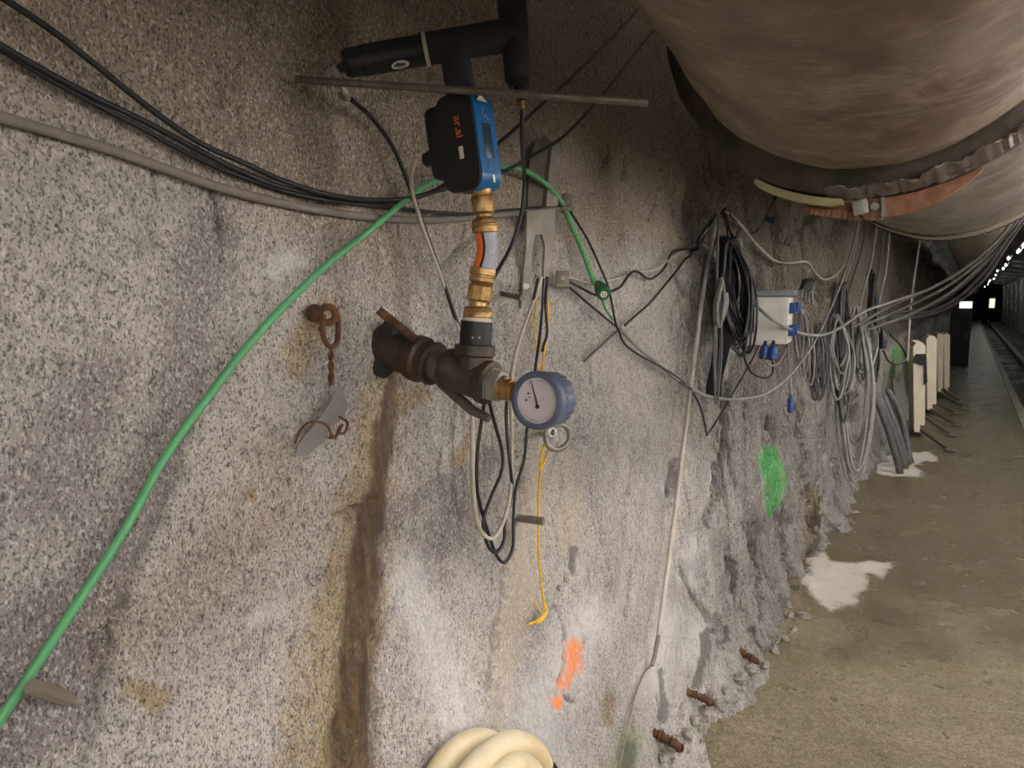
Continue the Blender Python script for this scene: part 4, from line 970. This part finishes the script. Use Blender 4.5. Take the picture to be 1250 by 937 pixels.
# socket box: pale side towards the camera, blue sockets on its front
bx_c = P(940, 390, 3.12)
sb = thing('socket_box', bx_c - Vector((0, 0, .12)), 'white electrical socket box with blue sockets on the rock wall', 'electrical box')
bl, bt = P(922, 364, 3.12), P(961, 362, 3.12); bb_ = P(921, 418, 3.12)
fr_x = (bt - bl); hh = (bl - bb_).length / 2; dirx = Vector((1, 0.12, 0)).normalized(); diry = Vector((-0.12, 1, 0)).normalized(); dirz = Vector((0.0, 0, 1))
bw = 0.145; bdp = 0.23
c0 = P(941, 391, 3.12) + diry * bdp / 2
MB().rbox(c0, dirx * bw / 2, diry * bdp / 2, dirz * 0.105, 0.08, 2).build('box_body', M_WHITE, sb)
MB().box(c0 - diry * (bdp / 2 + .001), dirx * bw * .40, diry * 0.002, dirz * 0.085).build('side_panel', M_WHITE, sb)
MB().rbox(c0 - dirz * 0.085 - dirx * 0.06 - diry * .06, dirx * 0.05, diry * 0.05, dirz * 0.028, 0.2, 2).build('lower_housing', M_WHITE, sb)
MB().rbox(c0 + dirz * 0.122 + dirx * 0.01, dirx * bw * .62, diry * bdp * .55, dirz * 0.014, 0.4, 2).build('top_cover', M_CLEAR, sb)
for k, dz in enumerate((0.055, -0.045)):
    for dyy in (-0.06, 0.06):
        c = c0 + dirx * (bw / 2 + .012) + dirz * dz + diry * dyy
        s1 = MB().rbox(c, dirx * 0.016, diry * 0.036, dirz * 0.024, 0.3, 2).build('socket', M_BPLUG, sb)
        MB().rbox(c + dirx * 0.02 + dirz * .006, dirx * 0.006, diry * 0.03, dirz * 0.022, 0.4, 2).build('socket_lid', M_BPLUG, s1)
MB().cyl(c0 + dirz * .105 - dirx * .03, c0 + dirz * .135 - dirx * .03, 0.012, seg=10).build('gland', M_STEEL, sb)
def plug(px0, px1, d, r, lab, mat=M_BPLUG):
    a, b = P(*px0, d), P(*px1, d); o = thing('power_plug', b, lab, 'plug')
    MB().revolve(a, b, [(0, r * .45), (.12, r * .6), (.2, r * .9), (.55, r), (.57, r * 1.15), (.7, r * 1.15), (.72, r), (1, r * .95)], 16).build('plug_body', mat, o)
    MB().revolve(a + (a - b) * .25, a, [(0, r * .3), (1, r * .45)], 10).build('strain_relief', M_BLACK, o)
    MB().revolve(b, b + (b - a) * .08, [(0, r * .8), (1, r * .78)], 16).build('plug_rim', M_BLACK, o)
    return a
plug((934, 420), (932, 437), 3.02, 0.020, 'blue power plug hanging under the white box beside the pale housing')
plug((944, 420), (943, 438), 3.0, 0.020, 'blue power plug hanging under the white box beside the sockets')
plug((965, 484), (965, 502), 3.3, 0.014, 'single blue plug dangling alone below the grey loops', M_BPLUG)
cable('power_cable', [P(965, 482, 3.3), P(964, 460, 3.3), P(962, 430, 3.32), P(963, 408, 3.35)], 0.005, M_GREYC, 'grey cable carrying the single dangling blue plug')
cable('power_cable', FL([(932, 440), (930, 452), (920, 455), (909, 440), (908, 420)], -.08), 0.0045, M_BLACKC, 'black lead looping left from the left blue plug to the coil') if False else None
cable('power_cable', FL([(943, 440), (943, 455), (934, 461), (918, 455), (909, 436), (910, 410)], -.1), 0.0045, M_BLACKC, 'black lead hanging in a loop under the blue plugs')
cable('power_cable', FL([(932, 439), (940, 446), (950, 443), (958, 430), (963, 415)], -.1), 0.0055, M_GREYC, 'grey lead drooping from the blue plugs to the box front')
sc_ = thing('cable_splitter', F(985, 362), 'small black distributor with silver connectors right of the socket box', 'splitter')
MB().rbox(F(985, 348, -.05), ROT @ Vector((.028, 0, 0)), ROT @ Vector((.01, .034, 0)), ROT @ Vector((0, 0, .03)), 0.3, 2).build('splitter_body', M_BLACK, sc_)
for k in range(4): MB().cyl(F(979 + k * 4, 354 + k, -.06), F(977 + k * 5, 366 + 2 * k, -.1), 0.008, seg=8).build('silver_connector', M_STEEL, sc_)
# grey hanks
hank('cable_coil', (978, 372), (984, 474), 11, 9, 0.0055, M_GREYC, 'loose grey cable hank hanging right of the blue sockets', None, 1.2, 11, lift=.45)
hank('cable_coil', (1000, 395), (1000, 486), 14, 9, 0.0060, M_DGREYC, 'wide dark grey cable hank between the box and the large loops', None, 1.2, 12, lift=.4)
hank('cable_coil', (1031, 345), (1032, 520), 10, 14, 0.0085, M_DGREYC, 'dense dark cable hank at the middle of the hanging bundles', None, 1.2, 13, lift=.45)
hank('cable_coil', (1046, 372), (1042, 586), 26, 7, 0.0095, M_GREYC, 'large grey cable loops reaching almost down to the floor', 4.9, 1.0, 14, lift=.22, seg=8)
hank('cable_coil', (1058, 385), (1052, 500), 16, 9, 0.0075, M_GREYC, 'grey cable hank hanging over the large loops', 5.0, 1.2, 15, lift=.5)
hank('cable_coil', (1024, 385), (1026, 488), 18, 9, 0.0075, M_GREYC, 'broad grey cable hank in front of the dense dark one', 4.4, 1.3, 16, lift=.5)
hank('cable_coil', (1066, 330), (1064, 470), 7, 8, 0.0085, M_BLACKC, 'narrow black cable hank behind the grey loops', 5.4, 1.2, 17, lift=.4)
for k, (x0, y0, x1, y1, nm) in enumerate([(1050, 258, 1030, 352, 'leftmost of the feeders'), (1060, 258, 1036, 360, 'crossing the bundle head'), (1072, 262, 1050, 372, 'beside the dark hank'), (1080, 268, 1062, 380, 'above the far swoops'), (1086, 280, 1070, 384, 'nearest the green paint')]):
    cable('feeder_cable', FL([(x0, y0 - 30, -.0), (x0, y0), ((x0 * .5 + x1 * .5) + 3, (y0 + y1) / 2), (x1, y1), (x1 - 3, y1 + 60)], .05), 0.0085, M_DGREYC if k % 2 else M_GREYC, 'grey feeder cable dropping from the roof to the hanks, ' + nm)
cable('power_cable', WL([(757, 401), (775, 420), (800, 441), (830, 466)], .03) + [P(845, 475, 2.3), P(870, 485, 2.5), P(905, 487, 2.75), P(935, 480, 2.9), P(962, 460, 3.1), P(990, 424, 3.4), P(1010, 385, 3.7), P(1028, 342, 4.0), P(1040, 305, 4.3), P(1050, 262, 4.6), P(1056, 230, 4.8)], 0.0062, M_GREYC,
      'long grey cable swooping from the cable crossing under the box and up to the duct')
cable('power_cable', [P(922, 372, 3.0), P(940, 388, 2.95), P(965, 402, 3.1), P(990, 409, 3.3), P(1010, 407, 3.5), P(1030, 397, 3.6), P(1055, 380, 3.7), P(1095, 366, 3.8), P(1140, 350, 3.7), P(1185, 322, 3.5), P(1222, 288, 3.3), P(1246, 255, 3.2), P(1262, 215, 3.1)], 0.0072, M_GREYC,
      'grey cable sagging across the box front and sweeping up under the duct')
SW = [((1040, 400), (1090, 372), (1140, 350), (1190, 318), (1226, 283), (1250, 246)), ((1052, 398), (1098, 378), (1150, 353), (1196, 319), (1230, 284), (1252, 250)), ((1060, 402), (1110, 384), (1158, 358), (1200, 322), (1232, 288), (1254, 254)),
      ((1078, 386), (1120, 383), (1160, 369), (1196, 338), (1226, 296), (1252, 256)), ((1082, 390), (1126, 386), (1164, 372), (1200, 342), (1229, 299), (1254, 260)), ((1084, 382), (1124, 377), (1160, 360), (1194, 330), (1224, 293), (1250, 254))]
SN = ['topmost of the swoops', 'second swoop below the duct hem', 'third swoop below the duct hem', 'fourth swoop, dark and low', 'lowest of the swoops', 'fifth swoop, between two darker ones']
for k, pts in enumerate(SW):
    ds = [4.7, 4.6, 4.3, 4.0, 3.7, 3.45]
    cable('swoop_cable', [P(x, y, d + 0.03 * k) for (x, y), d in zip(pts, ds)] + [P(pts[-1][0] + 12, pts[-1][1] - 45, 3.3)], 0.0085, M_GREYC if k < 3 else M_DGREYC, 'grey cable swooping from the duct side to the hanks, ' + SN[k], group='cables swooping under the duct')
plug((1077, 404), (1078, 424), 5.3, 0.028, 'dark connector hanging from the grey cable hanks', M_BLACK)
cable('signal_cable', FL([(1126, 270, .9), (1122, 300, .7), (1116, 340, .6), (1112, 372, .5), (1110, 400, .5), (1108, 440, .6)]), 0.009, M_WHITEC, 'thin pale cable hanging alone beyond the hanks')
cable('signal_cable', FL([(1078, 428), (1086, 442), (1098, 444), (1106, 436), (1098, 420), (1086, 408)], .1), 0.008, M_BLACKC, 'black cable looped against the green paint')
# ================================================================== DUCT CLAMP
def ring_strip(y, R, a0, a1, wid, th, name, mat, n=24, taper=None, y2=None):
    m = MB(); rows = []
    for i in range(n + 1):
        t = i / n; a = a0 + (a1 - a0) * t; yy = y + ((y2 - y) * t if y2 is not None else 0); c = dctr(yy)
        w = wid * (1 if taper is None else float(np.interp(t, *taper)))
        d = Vector((math.cos(a), 0, math.sin(a)))
        rows.append([c + d * R + Vector((0, -w, 0)), c + d * (R + th) + Vector((0, -w, 0)), c + d * (R + th) + Vector((0, w, 0)), c + d * R + Vector((0, w, 0))])
    vs = [q for r in rows for q in r]; fs = [(0, 1, 2, 3), tuple(4 * n + k for k in (3, 2, 1, 0))]
    for i in range(n):
        for k in range(4): fs.append((4 * i + k, 4 * i + (k + 1) % 4, 4 * i + 4 + (k + 1) % 4, 4 * i + 4 + k))
    m.add(vs, fs); return m.build(name, mat, parent=clamp, smooth=40)
clamp = thing('duct_clamp', at_y(1058, 245, 2.12), 'rusty orange lever clamp with yellowed strap closing the duct joint', 'clamp')
RC = 0.55
ang = lambda px, py, y=2.08: on_ring(y, RC, px, py)
def arc_plate(y, th, pa, pb, prof, name, mat, n=24):
    """plate standing out from the duct ring; prof: fraction -> (inner radius, outer radius)"""
    a0, a1 = ang(*pa), ang(*pb); vs = []; fs = []; c = dctr(y)
    for i in range(n + 1):
        t = i / n; a = a0 + (a1 - a0) * t; d = Vector((math.cos(a), 0, math.sin(a)))
        r0 = float(np.interp(t, [q[0] for q in prof], [q[1] for q in prof])); r1 = float(np.interp(t, [q[0] for q in prof], [q[2] for q in prof]))
        for r, dy in ((r0, -th), (r1, -th), (r1, th), (r0, th)): vs.append(c + d * r + Vector((0, dy, 0)))
        if i:
            for k in range(4): fs.append((4 * i - 4 + k, 4 * i - 4 + (k + 1) % 4, 4 * i + (k + 1) % 4, 4 * i + k))
    fs += [(0, 1, 2, 3), (4 * n + 3, 4 * n + 2, 4 * n + 1, 4 * n)]
    m = MB(); m.add(vs, fs); return m.build(name, mat, clamp, 40)
arc_plate(2.03, .022, (942, 206), (1036, 238), [(0, .536, .548), (.1, .536, .556), (.9, .536, .556), (1, .536, .55)], 'yellowed_strap', M_YELSTR)
arc_plate(2.08, .012, (985, 228), (1066, 246), [(0, .54, .553), (.3, .54, .568), (1, .535, .575)], 'toothed_band', M_RUSTO)
for k in range(10):
    a = ang(992, 231) + (ang(1052, 246) - ang(992, 231)) * (k + .5) / 10; c = dctr(2.08); d = Vector((math.cos(a), 0, math.sin(a))); tn = Vector((-d.z, 0, d.x))
    MB().rbox(c + d * (0.566 + .0006 * k) + Vector((0, -.012, 0)), d * 0.011, tn * 0.007, (0, .010, 0), .5, 2).build('tooth', M_RUSTO, clamp)
arc_plate(2.07, .020, (1050, 250), (1084, 248), [(0, .535, .56), (.3, .535, .585), (.8, .535, .585), (1, .535, .57)], 'hinge_block', M_RUSTO)
arc_plate(2.06, .014, (1066, 248), (1198, 204), [(0, .535, .583), (.3, .535, .583), (.6, .535, .572), (.85, .535, .555), (1, .535, .54)], 'lever', M_RUSTO, 32)
arc_plate(2.05, .018, (1079, 243), (1083, 242.5), [(0, .535, .583), (1, .535, .583)], 'steel_tie', M_STEEL, 3)
a = ang(1056, 240); d = Vector((math.cos(a), 0, math.sin(a))); tn = Vector((-d.z, 0, d.x))
MB().rbox(dctr(2.04) + d * 0.555 + Vector((0, -.005, 0)), d * 0.018 + tn * .004, tn * 0.018 - d * .004, (0, .003, 0), .3, 2).build('steel_plate', M_STEEL, clamp)
a = ang(1073, 245); d = Vector((math.cos(a), 0, math.sin(a)))
MB().cyl(dctr(2.06) + d * 0.558, dctr(2.02) + d * 0.558, 0.010, seg=12).build('pivot_bolt', M_STEEL, clamp)
# torn plastic strip along the joint
M_FILM = simple('dusty_film', lin(100, 89, 80), 0.4, 0, 0.2, 40, 0.4)
m = MB(); n = 90; a0, a1 = on_ring(1.98, .53, 1010, 215), on_ring(1.98, .53, 1262, 140)
vs = []; fs = []
for i in range(n + 1):
    t = i / n; a = a0 + (a1 - a0) * t; d = Vector((math.cos(a), 0, math.sin(a))); y = 1.965 + 0.008 * float(vnoise(t * 30, 2.0, 4)); wd = 0.008 + 0.010 * float(vnoise(t * 9, 7.0, 5)) + 0.005 * float(vnoise(t * 40, 9.0, 6))
    for k, (dy, dr) in enumerate(((0, -.012 - wd * .6), (.06, .004), (.06, .0065), (0, -.009 - wd * .6))): vs.append(dctr(y) + d * (0.530 + dr + 0.004 * float(vnoise(t * 50, k * 1.0, 8))) + Vector((0, dy, 0)))
    if i:
        for k in range(4): fs.append((4 * i - 4 + k, 4 * i - 4 + (k + 1) % 4, 4 * i + (k + 1) % 4, 4 * i + k))
m.add(vs, fs); m.build('torn_film', M_FILM, duct)
for k in range(22):                            # stitches along the hem
    t = k / 22; a = on_ring(3.47, .49, 1085, 262) + (on_ring(3.47, .49, 1255, 232) - on_ring(3.47, .49, 1085, 262)) * t
    d = Vector((math.cos(a), 0, math.sin(a))); tn = Vector((-d.z, 0, d.x)); c = dctr(3.47) + d * 0.487
    MB().tube([c - tn * .012 + Vector((0, .006, 0)), c + d * .004, c + tn * .012 + Vector((0, -.006 + .01 * (k % 2), 0))], 0.0022, 5).build('stitch', M_BLACKC, duct)

# ================================================================== FOOT OF THE WALL
def rebar(a, b, r, lab):
    o = thing('rebar_stub', a, lab, 'rebar'); a = Vector(a); b = Vector(b); rn = random.Random(int(r * 1e5) + len(lab)); n = 26
    pts = [a.lerp(b, k / n) + Vector((rn.uniform(-1, 1), rn.uniform(-1, 1), rn.uniform(-1, 1))) * r * .12 + Vector((0, 0, -.02 * (k / n) ** 2)) for k in range(n + 1)]
    MB().tube(pts, [r * (.85 + .3 * (k % 3 == 0) + rn.uniform(-.15, .15)) for k in range(n + 1)], 9).build('ribbed_bar', M_RUST, o, 50)
    e0 = pts[-1]; dd = (pts[-1] - pts[-3]).normalized()
    MB().revolve(e0, e0 + dd * .006, [(0, r * .9), (1, r * .55)], 9).build('cut_end', M_RUST, o)
rebar(W(886, 788, -.02), W(926, 802, .025), .015, 'rusty rebar stub at the foot of the rock nearest the cement spill')
rebar(W(833, 842, -.02), W(870, 852, .03), .014, 'bright rusty rebar stub between two others at the foot of the rock')
rebar(W(788, 890, -.02), W(832, 906, .03), .016, 'dark rusty rebar stub beside the broken stones at the moss')
ch_pts = [(470, 1100, 0), (510, 1000, 0), (545, 928, 0), (588, 904, 0), (622, 930, .01), (636, 1000, .02), (600, 1085, .02), (545, 1110, .02), (525, 1040, .04), (560, 962, .05), (600, 918, .055), (632, 907, .055), (658, 926, .055), (666, 968, .05), (650, 1040, .04), (600, 1095, .05), (565, 1080, .06), (580, 1000, .07), (612, 946, .08), (636, 934, .08), (655, 956, .07), (652, 1010, .06)]
hz = thing('hose_coil', W(560, 1050, .05), 'thick cream hose rolled up against the foot of the rock', 'hose')
MB().tube(spline([W(x, y, .035 + o) for x, y, o in ch_pts], 8), 0.0245, 16).build('hose_loops', M_CREAM, hz, 60)
MB().tube([W(666, 940, .10), W(668, 965, .09), W(662, 990, .085)], [.026, .027, .027], 14).build('black_binding', M_BLACK, hz, 60)
hp = thing('hose_peg', W(604, 945, 0), 'rusty wall peg carrying the rolled cream hose', 'hook')
MB().tube([W(604, 950, -.04), W(604, 950, .10)], 0.008, 10).build('peg_rod', M_RUST, hp)
MB().tube([W(604, 950, .10), W(604, 950, .10) + Vector((.004, 0, .03))], 0.008, 10).build('peg_tip', M_RUST, hp)
def stone(px, py, rp, seed, lab):
    rnd = random.Random(seed)
    c = W(px, py, .0)
    if c.z < 0.02: c = at_z(px, py, 0.012)
    r = rp * mpp(c); bm = bmesh.new(); bmesh.ops.create_icosphere(bm, subdivisions=2, radius=1)
    ax = [rnd.uniform(.6, 1.2) for _ in range(3)]; pl = [(Vector((rnd.uniform(-1, 1), rnd.uniform(-1, 1), rnd.uniform(-1, 1))).normalized(), rnd.uniform(.55, .8)) for _ in range(7)]
    for v in bm.verts:
        for nrm, dd in pl:
            e = v.co.dot(nrm) - dd
            if e > 0: v.co -= nrm * e
        v.co = Vector((v.co.x * ax[0], v.co.y * ax[1], v.co.z * ax[2] * .8)) * r
    b = MB(); b.add([c + v.co + Vector((r * .3, 0, r * .25)) for v in bm.verts], [[q.index for q in f.verts] for f in bm.faces]); bm.free()
    b.build('stone', M_STONE, None, 25, lab, 'stone', 'broken stones along the foot of the rock')
ST = [(818, 908, 16), (806, 926, 11), (836, 897, 9), (858, 868, 9), (872, 858, 7), (884, 842, 8), (900, 828, 11), (914, 818, 9), (930, 812, 8), (942, 796, 9), (956, 782, 8), (966, 770, 7), (978, 752, 8), (960, 752, 8), (846, 880, 8), (866, 846, 7), (985, 700, 6), (1000, 668, 7), (1022, 645, 6), (1040, 626, 6)]
rs = random.Random(21)
for k in range(44):                            # chips strewn along the foot
    t = k / 44; ST.append((826 + 145 * t + rs.uniform(-8, 10), 925 - 172 * t + rs.uniform(-6, 6), rs.uniform(2.2, 4.5) * (1 - .35 * t)))
for i, (x, y, r) in enumerate(ST):
    near = min((abs(x - a), n) for a, n in ((905, 'the rebar stub by the cement spill'), (850, 'the middle rebar stub'), (810, 'the dark rebar stub at the moss'), (975, 'the cement spill'), (1030, 'the dark wet floor')))[1]
    stone(x, y, r, i + 3, 'small broken stone on the floor by ' + near)

# ================================================================== LEANING HOSES AND BARRIERS
for k, (x0, y0, x1, y1, lab) in enumerate([(1066, 478, 1098, 572, 'leaning foremost, its open end on the pale cement'), (1071, 480, 1104, 566, 'leaning second behind the foremost one'), (1078, 482, 1107, 562, 'leaning between two others on the cement'), (1084, 476, 1111, 560, 'leaning rearmost with a bent top')]):
    b = at_z(x1, y1 + 2, 0.03); t_ = P(x0, y0, (ROT.transposed() @ (b - CAM)).z * -1 - .1 + 0.1 * k); mid_ = b.lerp(t_, .5) + Vector((.02, -.02, .03 * (k == 3) * 3))
    o = thing('rubber_hose', b, 'dark rubber hose ' + lab, 'hose')
    MB().tube(spline([b, mid_, t_], 8), 0.029, 12).build('hose_body', M_DGREYC, o, 60)
    ax = (b - mid_).normalized()
    MB().revolve(b - ax * .02, b + ax * .03, [(0, .032), (.9, .034), (1, .031), (1, .02), (.7, .018)], 14).build('end_collar', M_DSTEEL, o)
M_BAR = simple('barrier_white', lin(226, 214, 192), 0.5, 0, 0.06, 6, 0, lin(186, 168, 138), 0.5)
def barrier(x0, x1, ytop, ybot, feet, lab, band=False):
    b0 = at_z((x0 + x1) / 2, ybot + 6, 0.0); d = (ROT.transposed() @ (b0 - CAM)).z * -1
    o = thing('barrier', b0, lab, 'barrier')
    a, c = P(x0 + 1, ybot, d), P(x1 - 1, ybot, d); tl, tr = P(x0, ytop, d), P(x1, ytop, d)
    w = (c - a); fw = Vector((-.15, 1, 0)).normalized(); poly = [a, c, tr - Vector((0, 0, w.length * .35)), tr.lerp(tl, .22), tr.lerp(tl, .78), tl - Vector((0, 0, w.length * .35))]
    pan = MB().prism(poly, fw * 0.62).build('panel', M_BAR, o, 30)
    MB().box(a.lerp(c, .5) + fw * .31 + Vector((0, 0, .03)), (w.length * .42, 0, 0), fw * .3, (0, 0, .05)).build('base_rail', M_DSTEEL, o)
    for (fx0, fy0, fx1, fy1) in feet:
        p0, p1 = at_z(fx0, fy0, .05), at_z(fx1, fy1, .02)
        f_ = MB().tube(spline([p0 + Vector((0, 0, .07)), p0.lerp(p1, .5) + Vector((0, 0, .03)), p1], 5), 0.02, 8).build('foot', M_DSTEEL, o, 60)
        MB().rbox(p1, (.05, 0, 0), (0, .035, 0), (0, 0, .014), .3, 2).build('foot_pad', M_DSTEEL, f_)
    if band: MB().prism([P(x0 - 2, 442, d - .03), P(x0 + 3, 432, d - .03), P(x1 + 1, 432, d - .03), P(x1 + 2, 466, d - .03), P(x1 - 2, 470, d - .03), P(x1 - 2, 446, d - .03)], fw * .02).build('black_band', M_BLACK, o)
    return o
barrier(1115, 1130, 418, 527, [(1124, 532, 1160, 549), (1127, 514, 1162, 531)], 'white upright barrier with rounded top and black band, standing foremost', True)
barrier(1131, 1144, 410, 500, [(1136, 506, 1168, 518), (1140, 496, 1168, 504)], 'white upright barrier without band between the banded one and the pair')
barrier(1144, 1152, 407, 480, [(1146, 484, 1178, 498)], 'narrow white barrier, inner one of the close pair')
barrier(1152, 1160, 407, 478, [(1152, 480, 1172, 490)], 'narrow white barrier, outer one of the close pair')
lk = at_z(1174, 446, 0.0); dl = -(ROT.transposed() @ (lk - CAM)).z
o = thing('equipment_locker', lk, 'tall black equipment locker standing against the far wall', 'locker')
lw = 22 * dl / FPX
MB().rbox(lk + Vector((-lw * .2, .4, .72)), (lw * .5, 0, 0), (0, .4, 0), (0, 0, .72), .1, 2).build('cabinet', M_BLACK, o)
MB().box(lk + Vector((-lw * .2, -.005, .72)), (lw * .42, 0, 0), (0, .008, 0), (0, 0, .62)).build('door', M_FOAM, o)
MB().box(lk + Vector((lw * .1, -.02, .75)), (.012, 0, 0), (0, .012, 0), (0, 0, .09)).build('handle', M_DSTEEL, o)
# lamps at the far end
M_WARM = emit('warm_lamp_glow', (1.0, 0.82, 0.6), 0.5)
M_COOL = emit('pale_lamp_glow', (1.0, 0.96, 0.85), 1.5)
def worklamp(px, py, y, w, h, mat, lab):
    c = at_y(px, py, y); c.z = max(c.z, h + .05)
    o = thing('work_lamp', (c.x, c.y, 0), lab, 'lamp')
    MB().rbox(c, (w, 0, 0), (0, .05, 0), (0, 0, h), .2, 2).build('lamp_head', M_HOUSE, o)
    MB().box(c - Vector((0, .06, 0)), (w * .85, 0, 0), (0, .01, 0), (0, 0, h * .8)).build('lens', mat, o)
    MB().cyl((c.x, c.y, 0), (c.x, c.y, c.z - h), .03, seg=8).build('stand', M_BLACK, o)
worklamp(1179, 372, 48, .34, .22, M_COOL, 'pale work lamp glowing at the left of the far tunnel end')
worklamp(1211, 370, 52, .16, .34, M_WARM, 'warm work lamp glowing at the right of the far tunnel end')
